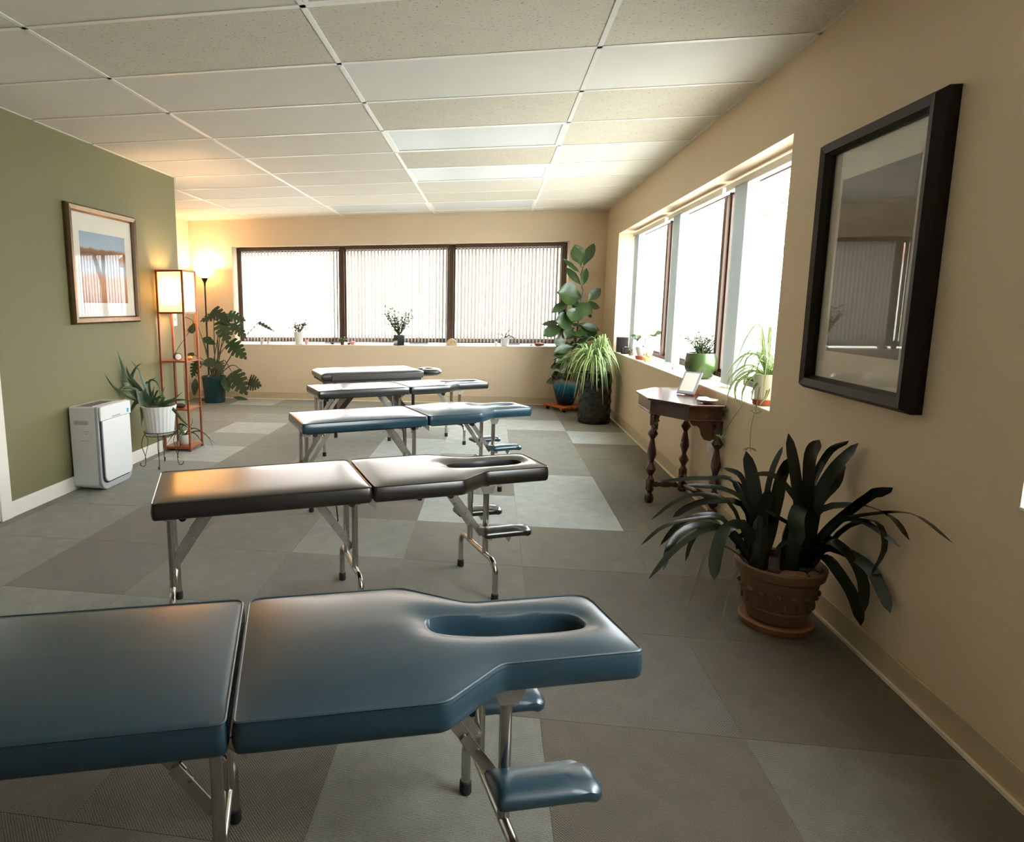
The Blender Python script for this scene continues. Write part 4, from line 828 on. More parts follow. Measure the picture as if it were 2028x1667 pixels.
# ------------------------------------------------------------------ shelf lamp
t = thing('shelf_floor_lamp', 'tall square floor lamp with glowing paper shade over open wooden shelves', 'lamp', (-2.9, 5.22, 0))
S = .255; ps = .018
for x in (0, S - ps):
    for y in (0, S - ps): q = MB(); q.box(x, x + ps, y, y + ps, 0, 1.6); q.build('post', M['redwood'], t, smooth=False, bevel=.002)
for z in (.03, .37, .80): q = MB(); q.box(.004, S - .004, .004, S - .004, z, z + .012); q.build('shelf', M['redwood'], t, smooth=False, bevel=.001)
for z in (.022, 1.225, 1.585):
    q = MB(); q.box(ps, S - ps, .003, .015, z, z + .016); q.box(ps, S - ps, S - .015, S - .003, z, z + .016); q.box(.003, .015, ps, S - ps, z, z + .016); q.box(S - .015, S - .003, ps, S - ps, z, z + .016); q.build('rail', M['redwood'], t, smooth=False)
for (a, b, c_, d) in ((ps, S - ps, .009, .0095), (ps, S - ps, S - .0095, S - .009), (.009, .0095, ps, S - ps), (S - .0095, S - .009, ps, S - ps)):
    q = MB(); q.box(a, b, c_, d, 1.241, 1.585); q.build('shade_panel', M['paper'], t, smooth=False)
q = MB(); q.tube([(S / 2, .012, 1.25), (S / 2, S / 2, 1.25), (S / 2, S - .012, 1.25)], .004, 6); q.tube([(S / 2, S / 2, 1.25), (S / 2, S / 2, 1.31)], .016, 12); q.build('lamp_holder', M['gunmetal'], t)
q = MB(); q.blob((S / 2, S / 2, 1.345), (.03, .03, .036), 1, 10, 14, 0); q.build('bulb', M['bulb'], t)
q = MB(); q.tube(spl([(S / 2, S / 2, 1.25), (.20, .11, 1.20), (.235, .20, 1.13), (.05, .24, .9), (.02, .25, .82), (.02, .25, .45)], 24), .0028, 6); q.build('cord', M['black'], t)
def plight(name, loc, e, rgb, r):
    l = bpy.data.lights.new(name, 'POINT'); l.energy = e; l.color = rgb; l.shadow_soft_size = r; o = bpy.data.objects.new(name, l); col.objects.link(o); o.location = loc; return o
plight('shelf_lamp_light', (-2.9 + S / 2, 5.22 + S / 2, 1.42), 8.5, (1, .72, .44), .04)
# items on the lamp's shelves
t = thing('round_clock', 'small dark drum with a round white face on the middle lamp shelf', 'clock', (-2.77, 5.30, .8125))
q = MB(); q.tube([(-.035, .0, .034), (.035, 0, .034)], .033, 20); q.build('body', M['walnut'], t)
q = MB(); q.tube([(.035, 0, .034), (.038, 0, .034)], .027, 20); q.build('face', M['soap'], t); t.rotation_euler = (0, 0, R(-50))
q = MB(); q.blob((0, 0, .018), (.026, .02, .018), 5); o = q.build('amber_stone', M['orange_salt']); o.location = (-2.68, 5.36, .8125); tag(o, 'small amber stone beside the white faced drum on the middle lamp shelf', 'stone')
q = MB(); q.blob((0, 0, .02), (.05, .03, .02), 6); o = q.build('dark_stone', M['dark_stone']); o.location = (-2.78, 5.32, .3825); tag(o, 'dark lumpy stone on the lowest open lamp shelf', 'stone')

# ------------------------------------------------------------------ torchiere
t = thing('torchiere_lamp', 'slim dark torchiere floor lamp with glowing glass bowl in the far left corner', 'lamp', (-3.885, 8.30, 0))
q = MB(); q.lathe([(.13, 0), (.13, .012), (.03, .03), (.012, .05), (.0105, 1.55), (.014, 1.6), (.045, 1.665), (.03, 1.67)], 24); q.build('pole', M['gunmetal'], t)
q = MB(); n = 32; pr = [(.03, 1.668), (.07, 1.685), (.105, 1.72), (.13, 1.765), (.142, 1.80), (.146, 1.802), (.136, 1.768), (.108, 1.725), (.07, 1.691), (.03, 1.674)]
q.lathe(pr, n); q.build('glass_bowl', M['frosted'], t)
q = MB(); q.blob((0, 0, 1.71), (.022, .022, .03), 2, 10, 12, 0); q.build('bulb', M['bulb'], t)
plight('torchiere_light', (-3.885, 8.30, 1.785), 8, (1, .72, .44), .05)
# ------------------------------------------------------------------ big potted plants
def pot(t, prof, mt, c=(0, 0, 0), soil=None, n=36, name='pot', **k):
    q = MB(); q.lathe(prof, n, c, **k); o = q.build(name, mt, t, ang=50)
    if soil: s = MB(); s.lathe([(0.001, soil[1]), (soil[0] * .5, soil[1] + .006), (soil[0], soil[1])], 20, c); s.build('soil', M['soil'], t)
    return o
# clivia
o_ = Vector((1.165, 2.66, 0)); t = thing('potted_clivia', 'large dark green strap leaved plant in an old terracotta pot by the right wall', 'plant', o_)
pot(t, [(.085, .035), (.106, .04), (.128, .14), (.142, .215), (.143, .222), (.157, .230), (.163, .264), (.157, .271), (.146, .266), (.138, .22)], M['terra_dark'], soil=(.146, .238))
q = MB(); q.lathe([(.10, .002), (.124, .004), (.134, .03), (.128, .036), (.116, .03), (.085, .03)], 36); q.build('saucer', M['terracotta'], t)
q = MB()
for k in range(16):
    a = k / 16 * 6.283; q.blob((.133 * math.cos(a), .133 * math.sin(a), .165), (.014, .014, .012), k, 6, 8, .2); q.blob((.125 * math.cos(a + .2), .125 * math.sin(a + .2), .12), (.008, .008, .02), k, 6, 6, .2)
q.tube([(.118 * math.cos(k / 36 * 6.283), .118 * math.sin(k / 36 * 6.283), .09) for k in range(36)], .005, 6, closed=True)
q.build('relief', M['terra_dark'], t)['kind'] = 'stuff'
for k, (pts, wd) in enumerate(CLIVIA):
    f = (.1, -.75, .55) if k % 3 else (-.5, -.6, .5)
    strap(pts, wd * (.62 if wd < .046 else .8), 14, .22, facing=f, org=o_).build('leaf', M['stem' if wd < .02 else 'clivia'], t, ang=80)
for c in ((-.085, -.01), (.03, -.01)):
    q = MB(); q.tube([(c[0], c[1], .22), (c[0] * 1.05, c[1] - .01, .38), (c[0] * 1.1, c[1] - .02, .5)], [.034, .04, .02], 10); q.build('leaf_sheath', M['clivia'], t)
q = MB(); q.blob((-.01, -.10, .25), (.03, .022, .02), 3); q.blob((.03, -.09, .25), (.035, .025, .016), 4); q.blob((.09, -.08, .25), (.02, .02, .014), 5); q.build('stone', M['terracotta'], t)

# aloe in fluted pot on wire stand
o_ = Vector((-2.65, 4.72, 0))
st = thing('wire_plant_stand', 'dark wire plant stand holding the white fluted pot', 'plant stand', o_)
q = MB(); rr = .118
for z, r in ((.262, rr), (.29, rr + .006)): q.tube([(r * math.cos(k / 28 * 6.283), r * math.sin(k / 28 * 6.283), z) for k in range(28)], .003, 6, closed=True)
q.tube([(-rr, 0, .262), (rr, 0, .262)], .003, 6); q.tube([(0, -rr, .262), (0, rr, .262)], .003, 6); q.build('ring', M['wire'], st)
for k in range(4):
    a = R(20 + 90 * k); c_, s_ = math.cos(a), math.sin(a); P_ = [(rr + .006, .29), (rr + .004, .262), (.135, .24), (.15, .17), (.125, .08), (.13, .01), (.15, .003), (.168, .012), (.166, .03)]
    q = MB(); q.tube(spl([(r * c_, r * s_, z) for r, z in P_], 26), .0032, 6)
    q.tube(spl([(rr * c_, rr * s_, .262), (.10 * c_, .10 * s_, .2), (.13 * c_, .13 * s_, .06)], 12), .0025, 6); q.build('leg', M['wire'], st)
t = thing('potted_aloe', 'spiky green aloe spilling from a white fluted pot on a wire stand', 'plant', o_ + Vector((0, 0, .262)))
q = MB(); q.lathe([(.085, .004), (.10, .008), (.106, .03), (.128, .21), (.134, .225), (.136, .236), (.128, .238), (.122, .21)], 96, flute=.018, nf=24); q.build('pot', M['white_pot'], t, ang=60)
s = MB(); s.lathe([(.001, .222), (.06, .226), (.122, .22)], 20); s.build('soil', M['soil'], t)
tp = lambda u: (1 - u ** 1.6) * (.75 + .25 * min(1, u * 6)) + .02
for k, (pts, wd) in enumerate(ALOE):
    strap(pts, wd * 1.4, 12, -.35, taper=tp, facing=((.6, -.5, .5) if k % 2 else (.3, -.9, .2)), org=o_ + Vector((0, 0, .262))).build('leaf', M['aloe'], t, ang=80)
o_ = Vector((-2.762, 5.34, .042))
t = thing('potted_haworthia', 'small white pot of long arching green leaves on the lamp base', 'plant', o_)
pot(t, [(.034, 0), (.038, .003), (.046, .085), (.046, .09), (.042, .09), (.04, .08)], M['white_pot'], soil=(.041, .08))
base_ = Vector(SHELFPLANT[0][0][0])
for pts, wd in SHELFPLANT:
    sh_ = Vector((o_.x, o_.y, o_.z + .085)) - base_; P_ = [Vector(p) + sh_ * (1 - i / (len(pts) - 1)) for i, p in enumerate(pts)]
    strap(P_, wd * 1.4, 12, -.3, taper=tp, facing=(.5, -.8, .4), org=o_).build('leaf', M['aloe'], t, ang=80)

# fiddle leaf fig
o_ = Vector((.915, 8.10, 0))
t = thing('plant_caddy', 'low orange slatted wooden plant caddy on the carpet in the corner', 'plant caddy', o_, R(35))
for k in range(6): q = MB(); x = -.17 + k * .068; q.box(x - .024, x + .024, -.20, .20, .052, .068); q.build('slat', M['orange_wood'], t, smooth=False, bevel=.002)
for y in (-.15, .15): q = MB(); q.box(-.2, .2, y - .018, y + .018, .034, .052); q.build('rail', M['orange_wood'], t, smooth=False)
for x in (-.15, .15):
    for y in (-.15, .15): q = MB(); q.tube([(x, y - .01, .017), (x, y + .01, .017)], .017, 12); q.box(x - .006, x + .006, y - .012, y + .012, .017, .034); q.build('caster', M['black'], t)
x = N('blue teal glaze'); sp = x.n('ShaderNodeSeparateXYZ'); x.l(x.tc(), sp.inputs[0]); ns = x.noise(9, 3)
ad = x.n('ShaderNodeMath', operation='MULTIPLY_ADD'); ad.inputs[1].default_value = .14; x.l(ns, ad.inputs[0]); x.l(sp.outputs[2], ad.inputs[2])
x.l(x.ramp(ad.outputs[0], [(.15, lin((14, 24, 34))), (.30, lin((16, 62, 84))), (.38, lin((28, 112, 136))), (.44, lin((120, 124, 118))), (.47, lin((60, 40, 26)))]), x.b.inputs['Base Color']); x.b.inputs['Roughness'].default_value = .12; M['glaze'] = x.m
t = thing('potted_fiddle_leaf_fig', 'tall fiddle leaf fig in a blue glazed pot on the orange caddy', 'plant', o_)
pot(t, [(.085, .070), (.095, .072), (.125, .16), (.155, .27), (.172, .37), (.178, .415), (.186, .428), (.184, .438), (.17, .436), (.163, .40)], M['glaze'], soil=(.166, .405))
for nm, P_ in (('trunk', FIGSTEM), ('trunk', FIGSTEM2)):
    pts = spl([Vector(p) - o_ for p in P_] + [Vector((.0, 0, .40))], 24); q = MB(); q.tube(pts, [.006 + .007 * k / 24 for k in range(25)], 8); q.build(nm, M['bark'], t)
for k, (b, e, wd) in enumerate(FIG):
    d = Vector(e) - Vector(b); rn = random.Random(k); f = Vector((rn.uniform(-.35, .35), -1, .35 + rn.uniform(-.2, .3)))
    broad(b, e, wd * 1.3, f, 10, rn.uniform(.02, .16), rn.uniform(.1, .25), .012, 0, o_, .7, k).build('leaf', M['fig'], t, ang=80)
    near = min(FIGSTEM + FIGSTEM2, key=lambda s_: (Vector(s_) - Vector(b)).length); q = MB(); mid = (Vector(near) + Vector(b)) / 2 + Vector((0, 0, -.01))
    if (Vector(near) - Vector(b)).length > .01:
        q.tube([Vector(near) - o_, mid - o_, Vector(b) - o_], .0035, 6); q.build('leaf_stalk', M['stem'], t)

rnf = random.Random(77)
for k in range(22):
    p = Vector(rnf.choice(FIGSTEM[3:] + FIGSTEM2[1:])); p = p + Vector((0, 0, rnf.uniform(-.05, .05))); a = rnf.uniform(0, 6.283); d = Vector((math.cos(a) * .8, math.sin(a) * .5, rnf.uniform(-.35, .3))).normalized()
    if (p + d * .24).y > 8.4 or (p + d * .24).x > 1.36: d.x = -abs(d.x); d.y = -abs(d.y)
    broad(p + d * .03, p + d * rnf.uniform(.17, .25), rnf.uniform(.11, .16), (rnf.uniform(-.3, .3), -.8, .6), 9, .15, .2, .012, 0, o_, .7, k).build('leaf', M['fig'], t, ang=80)
# spider plant in tall dark pot
def spider_leaves(t, o_, base_, n, rad, seed, lenr, w_, az=(0, 6.283), xmax=None, xmin=None, ymax=None, ymin=None, up=.25, zmin=.02):
    rn = random.Random(seed)
    for k in range(n):
        for _try in range(30):
            a = rn.uniform(*az); L = rn.uniform(*lenr); u_ = rn.random(); lift = up * (.5 + u_) * L * 1.3; rch = L * (.40 + .40 * rn.random()) * (1.15 - .5 * u_); drop = L * (.62 - .60 * u_) + .05
            b = base_ + Vector((math.cos(a), math.sin(a), 0)) * rad * rn.random(); d = Vector((math.cos(a), math.sin(a), 0))
            pts = [b, b + d * rch * .35 + Vector((0, 0, lift * .9)), b + d * rch * .8 + Vector((0, 0, lift * .75 - drop * .25)), b + d * rch * 1.08 + Vector((0, 0, lift * .5 - drop))]
            e = pts[-1]
            if e.z < zmin or (xmax and max(p.x for p in pts) > xmax) or (ymax and max(p.y for p in pts) > ymax) or (xmin and min(p.x for p in pts) < xmin) or (ymin and min(p.y for p in pts) < ymin): continue
            strap(pts, w_ * rn.uniform(.7, 1.15), 10, .25, taper=lambda u: min(1, .5 + 3 * u) * (1 - u ** 2.2) + .03, facing=(d.x * .3, d.y * .3 - .2, 1), uv=True, org=o_).build('leaf', M['spider'], t, ang=80); break
o_ = Vector((1.135, 7.27, 0)); t = thing('potted_spider_plant', 'large spider plant in a tall black glazed pot standing in the right corner', 'plant', o_)
def wave_r(z, a): return .172 + .006 * math.sin(a * 9 + (0 if int(z / .055) % 2 else 3.14)) * max(0, math.sin(z / .055 * math.pi % math.pi))
mbp = MB(); v = []; nn_ = 60; zs = [k * .011 for k in range(52)]
for z in zs:
    for j in range(nn_): a = j / nn_ * 6.2832; r = wave_r(z, a) * (1 if .015 < z < .55 else .97); v.append((r * math.cos(a), r * math.sin(a), z))
mbp.add(v, [(k * nn_ + j, k * nn_ + (j + 1) % nn_, (k + 1) * nn_ + (j + 1) % nn_, (k + 1) * nn_ + j) for k in range(len(zs) - 1) for j in range(nn_)] + [tuple(range(nn_))[::-1]])
mbp.build('pot', M['black_glaze'], t, ang=60); s = MB(); s.lathe([(.001, .552), (.08, .556), (.166, .552)], 20); s.build('soil', M['soil'], t)
spider_leaves(t, o_, o_ + Vector((-.03, -.02, .64)), 190, .06, 5, (.30, .66), .018, xmax=1.365, ymax=7.85, up=.22, zmin=.12)
spider_leaves(t, o_, o_ + Vector((.06, 0, .70)), 40, .04, 9, (.24, .40), .018, xmax=1.365, up=.5, zmin=.3)
for (b, e) in (((.06, 0, .56), (.06, 0, .72)), ((-.03, -.02, .55), (-.03, -.02, .64))): q = MB(); q.tube([b, e], [.022, .014], 8); q.build('crown', M['spider'], t); 

# monstera
o_ = Vector((-3.70, 8.06, 0)); t = thing('potted_monstera', 'tall monstera with split dark leaves in a dark teal pot in the far left corner', 'plant', o_)
pot(t, [(.125, .002), (.135, .006), (.155, .30), (.163, .345), (.163, .36), (.15, .36), (.145, .32)], M['teal_pot'], soil=(.147, .325))
for k, (b, e, wd, spt) in enumerate(MONSTERA):
    rn = random.Random(k + 40); f = Vector((rn.uniform(-.1, .5), -1, rn.uniform(.2, .7)))
    if k in (8,): f = Vector((-.5, -1, .2))
    broad(b, e, wd, f, 10, rn.uniform(.05, .2), rn.uniform(-.1, .15), .01, spt, o_, .4, k).build('leaf', M['monstera'], t, ang=80)
    B = Vector((o_.x + rn.uniform(-.05, .05), o_.y + rn.uniform(-.05, .05), .33)); Bv = Vector(b); md = B.lerp(Bv, .55) + Vector((0, 0, .06 if Bv.z > .5 else .2)); 
    if k == 15: continue
    q = MB(); q.tube(spl([B - o_, md - o_, Bv - o_], 12), [.008 - .004 * i / 12 for i in range(13)], 6); q.build('leaf_stalk', M['stem'], t)

# ------------------------------------------------------------------ demilune side table
o_ = Vector((1.02, 4.28, 0)); t = thing('side_table', 'dark mahogany half octagonal side table with turned legs below the right window', 'table', (0, 0, 0))
top = [(1.0, 4.25), (1.0, 4.60), (1.16, 4.80), (1.365, 4.82), (1.365, 3.98), (1.17, 3.98)]
def scale_poly(P_, e):
    c_ = Vector((1.19, 4.40)); return [tuple(Vector(p) + (Vector(p) - c_).normalized() * e) for p in P_]
q = MB(); q.prism([(min(x, 1.378), y) for x, y in scale_poly(top, .012)], .690, .704); q.build('table_top', M['mahogany'], t, smooth=False, bevel=.004, seg=3)
q = MB(); q.prism([(min(x, 1.372), y) for x, y in scale_poly(top, -.015)], .605, .690); q.build('apron', M['mahogany'], t, smooth=False, bevel=.002)
q = MB(); q.prism([(min(x, 1.374), y) for x, y in scale_poly(top, -.008)], .603, .612); q.build('apron_moulding', M['mahogany'], t, smooth=False, bevel=.002)
pr = [(.018, 0), (.026, .008), (.030, .03), (.024, .055), (.014, .066), (.018, .075), (.026, .085), (.027, .16), (.020, .17), (.014, .185), (.020, .20), (.034, .228), (.020, .258), (.014, .268), (.017, .285), (.030, .325), (.026, .36), (.014, .42), (.013, .43), (.034, .465), (.013, .50), (.013, .51), (.022, .52), (.024, .605)]
legs = [(1.045, 4.29), (1.335, 4.60), (1.347, 4.005)]
for (x, y) in legs:
    q = MB(); q.lathe(pr, 8 if 0 else 14, (x, y, 0)); q.build('leg', M['mahogany'], t, ang=25)
for (x, y), d in ((legs[0], (-.0, -.03)), (legs[2], (-.02, 0)), (legs[0], (.03, .03))):
    q = MB()
    for k in range(6): q.blob((x + d[0] * (1.1 - k * .14), y + d[1] * (1.1 - k * .14), .588 - k * .022), (.016, .018, .017), k, 6, 8, .3)
    q.build('carving', M['mahogany'], t)
q = MB(); P_ = [(1.18, .61), (1.36, .61), (1.36, .53), (1.335, .50), (1.30, .482), (1.268, .49), (1.25, .52), (1.24, .556), (1.225, .572), (1.20, .575), (1.185, .59)]
q.prism(P_, 3.998, 4.014, 'y'); o = q.build('bracket', M['mahogany'], t, smooth=False, bevel=.002)

ctr = Vector((1.245, 4.30, .125))
for (x, y) in legs:
    a = Vector((x, y, .125)); d = (ctr - a); q = MB(); P_ = [a + d * k / 10 for k in range(11)]; q.tube(P_, [.013, .016, .02, .014, .018, .021, .018, .014, .018, .014, .014], 10); q.build('stretcher', M['mahogany'], t)
q = MB(); q.lathe([(.012, .10), (.034, .112), (.034, .138), (.02, .15), (.012, .165), (.02, .18), (.004, .19)], 14, (ctr.x, ctr.y, 0)); q.build('finial', M['mahogany'], t)
# tablet on an easel
t = thing('digital_picture_frame', 'silver tablet with a blank white screen leaning on the side table', 'tablet', (1.262, 4.42, .7045), 0)
t.rotation_euler = (0, 0, R(-46))
c_, s_ = math.cos(R(32)), math.sin(R(32))
def tilt(P_): return [(x, y * c_ + z * s_, z * c_ - y * s_ + .006) for x, y, z in P_]
q = MB(); q.box(-.062, .062, 0, .011, 0, .168); q.v = tilt(q.v); q.build('body', M['silver'], t, smooth=False, bevel=.004)
q = MB(); q.box(-.058, .058, -.0015, .0005, .004, .164); q.v = tilt(q.v); q.build('bezel', M['screen'], t, smooth=False, bevel=.0015)
q = MB(); q.box(-.048, .048, -.0022, -.0012, .022, .156); q.v = tilt(q.v); q.build('screen', M['soap'], t, smooth=False)
q = MB(); q.box(-.014, .014, -.0024, -.0014, .010, .014); q.v = tilt(q.v); q.build('logo', M['print_grey'], t, smooth=False)
t = thing('wooden_easel', 'small orange wooden easel behind the tablet on the side table', 'easel', (1.262, 4.42, .7045), R(-46))
q = MB(); q.prism([(.05, .0), (.10, 0), (.10, .02), (.072, .07), (.068, .07)], .02, .032, 'x'); q.prism([(.05, .0), (.10, 0), (.10, .02), (.072, .07), (.068, .07)], -.032, -.02, 'x'); q.box(-.032, .032, .088, .10, .004, .018); q.build('stand', M['orange_wood'], t, smooth=False)
q = MB(); q.box(-.035, .035, -.02, .11, 0, .002)
t = thing('soap_bar', 'small white rounded box on the side table beside the tablet', 'soap', (1.30, 4.17, .7045), R(20)); q = MB(); q.box(-.03, .03, -.02, .02, 0, .022); q.build('bar', M['soap'], t, bevel=.007, seg=3)
t = thing('shell_dish', 'flat pearly shell dish at the right end of the side table', 'dish', (1.29, 4.06, .7045))
q = MB(); q.lathe([(.02, 0), (.045, .008), (.058, .022), (.055, .024), (.04, .013), (.01, .007)], 28, flute=.05, nf=7); q.build('shell', M['shell'], t)

# ------------------------------------------------------------------ right window sill
Z = WZ0 + .0005
def small_plant(name, label, loc, potf, nleaf, seed, hgt, spread, leafsz, lm='jade'):
    t = thing(name, label, 'plant', loc); potf(t); return t
t = thing('black_box', 'upright black box at the far end of the right sill', 'box', (1.452, 7.55, Z)); q = MB(); q.box(-.055, .055, -.06, .06, 0, .17); q.build('body', M['black'], t, smooth=False, bevel=.004)
q = MB(); q.box(-.045, .045, -.0625, -.059, .01, .16); q.build('front', M['frame_black'], t, smooth=False)
t = thing('black_camera', 'small black camera like gadget beside the black box on the right sill', 'gadget', (1.445, 7.30, Z)); q = MB(); q.box(-.05, .05, -.035, .035, 0, .065); q.build('body', M['black'], t, bevel=.008)
q = MB(); q.tube([(0, -.035, .035), (0, -.06, .035)], .025, 16); q.build('lens', M['gunmetal'], t); q = MB(); q.box(-.02, .02, -.02, .02, .065, .078); q.build('top_bump', M['silver'], t, smooth=False, bevel=.004)
def sprigs(t, o_, z, n, seed, hgt, spread, lz, name='foliage', stems=6, yclip=False):
    rn = random.Random(seed); q = MB(); s_ = MB()
    for k in range(stems):
        a = rn.uniform(0, 6.283); tip = Vector((math.cos(a) * spread * rn.uniform(.2, 1), math.sin(a) * min(spread, .05) * rn.uniform(.2, .9), z + hgt * rn.uniform(.55, 1)))
        P_ = spl([(math.cos(a) * .01, math.sin(a) * .01, z), tip * .5 + Vector((rn.uniform(-.02, .02), rn.uniform(-.02, .02), z * .5 + .01)), tip], 8); s_.tube(P_, [.0055 - .0036 * i / 8 for i in range(9)], 5, caps=False)
        for m_ in range(n):
            p = P_[rn.randint(2, 8)] + Vector((rn.gauss(0, .012), rn.gauss(0, .006), rn.gauss(0, .01))); b_ = rn.uniform(0, 6.283); d = Vector((math.cos(b_), math.sin(b_), rn.uniform(-.4, .9))).normalized() * lz; w_ = d.cross(Vector((rn.uniform(-1, 1), rn.uniform(-1, 1), 1))).normalized() * lz * .36
            q.add([p, p + d * .5 + w_, p + d, p + d * .5 - w_], [(0, 1, 2, 3)])
    s_.build('stem', M['stem'], t); q.v = [(v_[0], min(v_[1], .03), v_[2]) if yclip else v_ for v_ in q.v]; f = q.build(name, M['jade'], t, smooth=False); f['kind'] = 'stuff'
t = thing('potted_succulent', 'tiny green plant beside the black gadget on the right sill', 'plant', (1.45, 7.05, Z)); pot(t, [(.02, 0), (.028, .03), (.024, .03)], M['dark_stone'], soil=(.024, .025), n=14); sprigs(t, None, .026, 9, 3, .05, .035, .016)
t = thing('potted_pothos', 'leafy plant in a pale pot on a terracotta saucer on the right sill', 'plant', (1.475, 6.55, Z))
pot(t, [(.05, .012), (.06, .014), (.085, .11), (.088, .125), (.08, .125), (.075, .11)], M['white_pot'], soil=(.076, .11)); q = MB(); q.lathe([(.06, 0), (.082, .004), (.088, .034), (.082, .036), (.07, .012)], 28); q.build('saucer', M['redclay'], t)
for k in range(11):
    rn = random.Random(k); a = rn.uniform(0, 6.283); b = Vector((math.cos(a) * .02, math.sin(a) * .02, .12)); m_ = b + Vector((math.cos(a) * .06, math.sin(a) * .05, .07 + .06 * rn.random())); e = m_ + Vector((math.cos(a) * .06, math.sin(a) * .05, .03 - .07 * rn.random()))
    broad(m_, e, .05, (math.cos(a) * .3, -1, .8), 8, .15, .2, .01, 0, None, .7, k).build('leaf', M['fig'], t, ang=80); q = MB(); q.tube([b, b.lerp(m_, .6) + Vector((0, 0, .02)), m_], .002, 5); q.build('leaf_stalk', M['stem'], t)
q = MB(); q.blob((0, 0, .045), (.045, .04, .045), 8, 7, 9, .3); o = q.build('orange_crystal', M['orange_salt'], smooth=False); o.location = (1.425, 6.20, Z + .002); tag(o, 'rough orange salt crystal on the right sill before the pale pot', 'crystal')
for k, (x, y, s) in enumerate(((1.44, 5.60, .03), (1.45, 5.43, .034), (1.43, 5.30, .024))):
    q = MB(); q.blob((0, 0, s * .8), (s, s * .9, s * .9), 20 + k, 5, 7, .35); o = q.build('quartz_stone', M['clear_stone'], smooth=False); o.location = (x, y, Z + .003)
    tag(o, 'pale quartz on the right sill beyond the green pot, ' + ('farthest', 'middle and largest', 'nearest')[k] + ' of three', 'crystal', 'pale crystals on the right sill')
t = thing('potted_bush', 'small leaved bush in a round green glazed pot on the right sill', 'plant', (1.49, 4.88, Z))
pot(t, [(.05, 0), (.085, .02), (.108, .08), (.11, .13), (.1, .185), (.092, .187), (.095, .16), (.1, .13)], M['green_glaze'], soil=(.094, .15)); sprigs(t, None, .15, 26, 6, .20, .15, .022, stems=16)
o_ = Vector((1.44, 3.62, Z)); t = thing('potted_spider_plant', 'pale spider plant trailing from a white pot, near end of the right sill', 'plant', o_)
pot(t, [(.04, 0), (.052, .004), (.056, .05), (.062, .15), (.066, .165), (.058, .165), (.055, .14)], M['white_pot'], soil=(.055, .14)); q = MB(); q.lathe([(.05, 0), (.06, .003), (.064, .03), (.058, .031), (.05, .01)], 24); q.build('saucer', M['redclay'], t)
b0 = Vector(SILLSPIDER[0][0][0]); B_ = o_ + Vector((0, 0, .15))
for pts, wd in SILLSPIDER:
    P_ = [Vector(p) + (B_ - b0) * (1 - i / (len(pts) - 1)) ** 1.2 for i, p in enumerate(pts)]
    strap(P_, wd, 14, .25, taper=lambda u: min(1, .5 + 3 * u) * (1 - u ** 2.4) + .03, facing=(-.4, -.6, .6), uv=True, org=o_).build('leaf', M['spider'], t, ang=80)
spider_leaves(t, o_, B_, 16, .01, 31, (.2, .34), .012, az=(1.8, 4.4), xmax=1.50, up=.5, xmin=1.0, zmin=.6)
for k, pts in enumerate(RUNNERS):
    q = MB(); P_ = [Vector(p) - o_ for p in pts]; P_[0] = Vector((-.03, 0, .15)); q.tube(spl(P_, 16), .0014, 5, caps=False); q.build('runner', M['stem'], t); e = P_[-1]
    for m_ in range(7):
        a = m_ * .9; d = Vector((math.cos(a) * .6, math.sin(a) * .6, .5 if k else -.2)).normalized(); e2 = e + d * .035
        strap([e, e + d * .02, e2 + Vector((0, 0, -.006))], .005, 5, .2, facing=(0, -1, .3), uv=True).build('plantlet_leaf', M['spider'], t)

# ------------------------------------------------------------------ back window sill
Yb = YB + .047
t = thing('potted_orchid', 'white pot with thin sprawling stems at the left of the back sill', 'plant', (-2.64, Yb, Z))
pot(t, [(.05, 0), (.052, .004), (.068, .16), (.07, .17), (.062, .17), (.06, .15)], M['white_pot'], soil=(.06, .15)); sprigs(t, None, .15, 7, 8, .17, .2, .045, stems=11, yclip=True)
t = thing('pink_trinket', 'small pink trinket right of the white pot on the back sill', 'trinket', (-2.53, Yb - .01, Z)); q = MB(); q.blob((0, 0, .035), (.028, .02, .035), 2, 8, 10, .08); q.build('body', M['pinkish'], t)
for k, (x, s, lb) in enumerate(((-3.17, .03, 'left'), (-3.08, .026, 'right'))):
    q = MB(); q.blob((0, 0, s), (s, s * .6, s * 1.2), k, 6, 8, .3); o = q.build('glass_figurine', M['clear_stone']); o.location = (x, Yb - .01, Z + .006); tag(o, 'pale crystal figurine at the left end of the back sill, %s one of two' % lb, 'figurine', 'figurines on the back sill')
t = thing('potted_cactus', 'tiny dark plant in a stone cup at the left mullion on the back sill', 'plant', (-2.02, Yb - .02, Z)); pot(t, [(.022, 0), (.032, .045), (.026, .045)], M['dark_stone'], soil=(.026, .038), n=14); sprigs(t, None, .04, 12, 12, .07, .05, .02)
for k, (x, s, m_, lb) in enumerate(((-2.16, .022, 'dark_stone', 'flat dark pebble left of the tiny plant on the back sill'), (-1.93, .02, 'dark_stone', 'small dark round stone right of the left mullion on the back sill'), (-1.88, .036, 'pinkish', 'pale pink stone right of the left mullion on the back sill'))):
    q = MB(); q.blob((0, 0, s * .7), (s * 1.2, s * .8, s * .75), 30 + k); o = q.build('pebble', M[m_]); o.location = (x, Yb - .02, Z + .004); tag(o, lb, 'stone')
t = thing('potted_jade_tree', 'twiggy small leaved bonsai in a square black pot in the middle of the back sill', 'plant', (-1.245, Yb, Z))
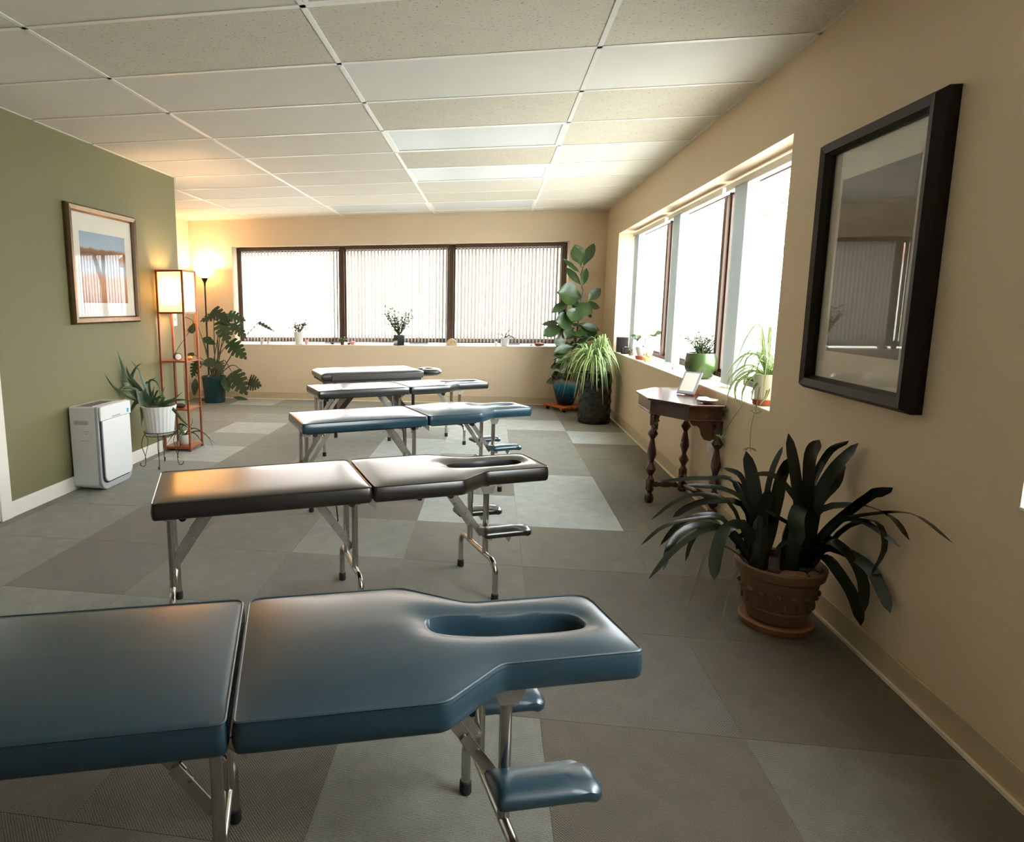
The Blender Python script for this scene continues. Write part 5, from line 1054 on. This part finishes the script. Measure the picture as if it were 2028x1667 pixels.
q = MB(); q.prism([(-.054, -.054), (.054, -.054), (.054, .054), (-.054, .054)], 0, .135); q.prism([(-.048, -.048), (.048, -.048), (.048, .048), (-.048, .048)], .135, .136); o = q.build('pot', M['black_glaze'], t, smooth=False, bevel=.006); o.rotation_euler = (0, 0, R(40))
q = MB(); q.box(-.044, .044, -.044, .044, .12, .137); o = q.build('soil', M['soil'], t, smooth=False); o.rotation_euler = (0, 0, R(40)); sprigs(t, None, .135, 20, 15, .36, .26, .040, stems=17, yclip=True)
t = thing('agate_slice', 'tan half round agate slice standing at the right mullion of the back sill', 'stone', (-.535, Yb - .03, Z + .001)); q = MB(); q.prism([(.075 * math.cos(math.pi * k / 16), .095 * math.sin(math.pi * k / 16)) for k in range(17)], -.012, .012, 'y'); q.build('slice', M['agate'], t, smooth=False, bevel=.004)
t = thing('white_egg_stone', 'small white egg shaped stone left of the pale pot on the back sill', 'stone', (.045, Yb - .02, Z)); q = MB(); q.blob((0, 0, .03), (.022, .022, .03), 1, 10, 12, .01); q.build('body', M['white_pot'], t)
t = thing('potted_sprout', 'pale glass pot with a few thin dark leaves at the right of the back sill', 'plant', (.16, Yb, Z))
pot(t, [(.04, 0), (.046, .004), (.058, .11), (.052, .11), (.05, .1)], M['white_pot'], soil=(.05, .1), n=20)
for pts in ([(0, 0, .1), (-.04, 0, .15), (-.13, 0, .155)], [(0, 0, .1), (.02, 0, .16), (.05, 0, .20), (.12, 0, .225)], [(0, 0, .1), (.05, 0, .14), (.12, -.01, .10), (.18, -.02, .04)]):
    strap(pts, .014, 10, .2, taper=tp, facing=(0, -1, .5)).build('leaf', M['clivia'], t)
for k, (x, s, m_, lb) in enumerate(((.50, .026, 'clear_stone', 'pale pinkish quartz left of the wooden dish on the back sill'), (.60, .042, 'redclay', 'red and tan boat shaped dish at the right end of the back sill'))):
    q = MB(); q.blob((0, 0, s * .5), (s * (1.6 if k else .8), s * .8, s * .55), 50 + k, 8, 12, .08); o = q.build('quartz' if not k else 'boat_dish', M[m_]); o.location = (x, Yb - .02, Z + .004); tag(o, lb, 'stone' if not k else 'dish')
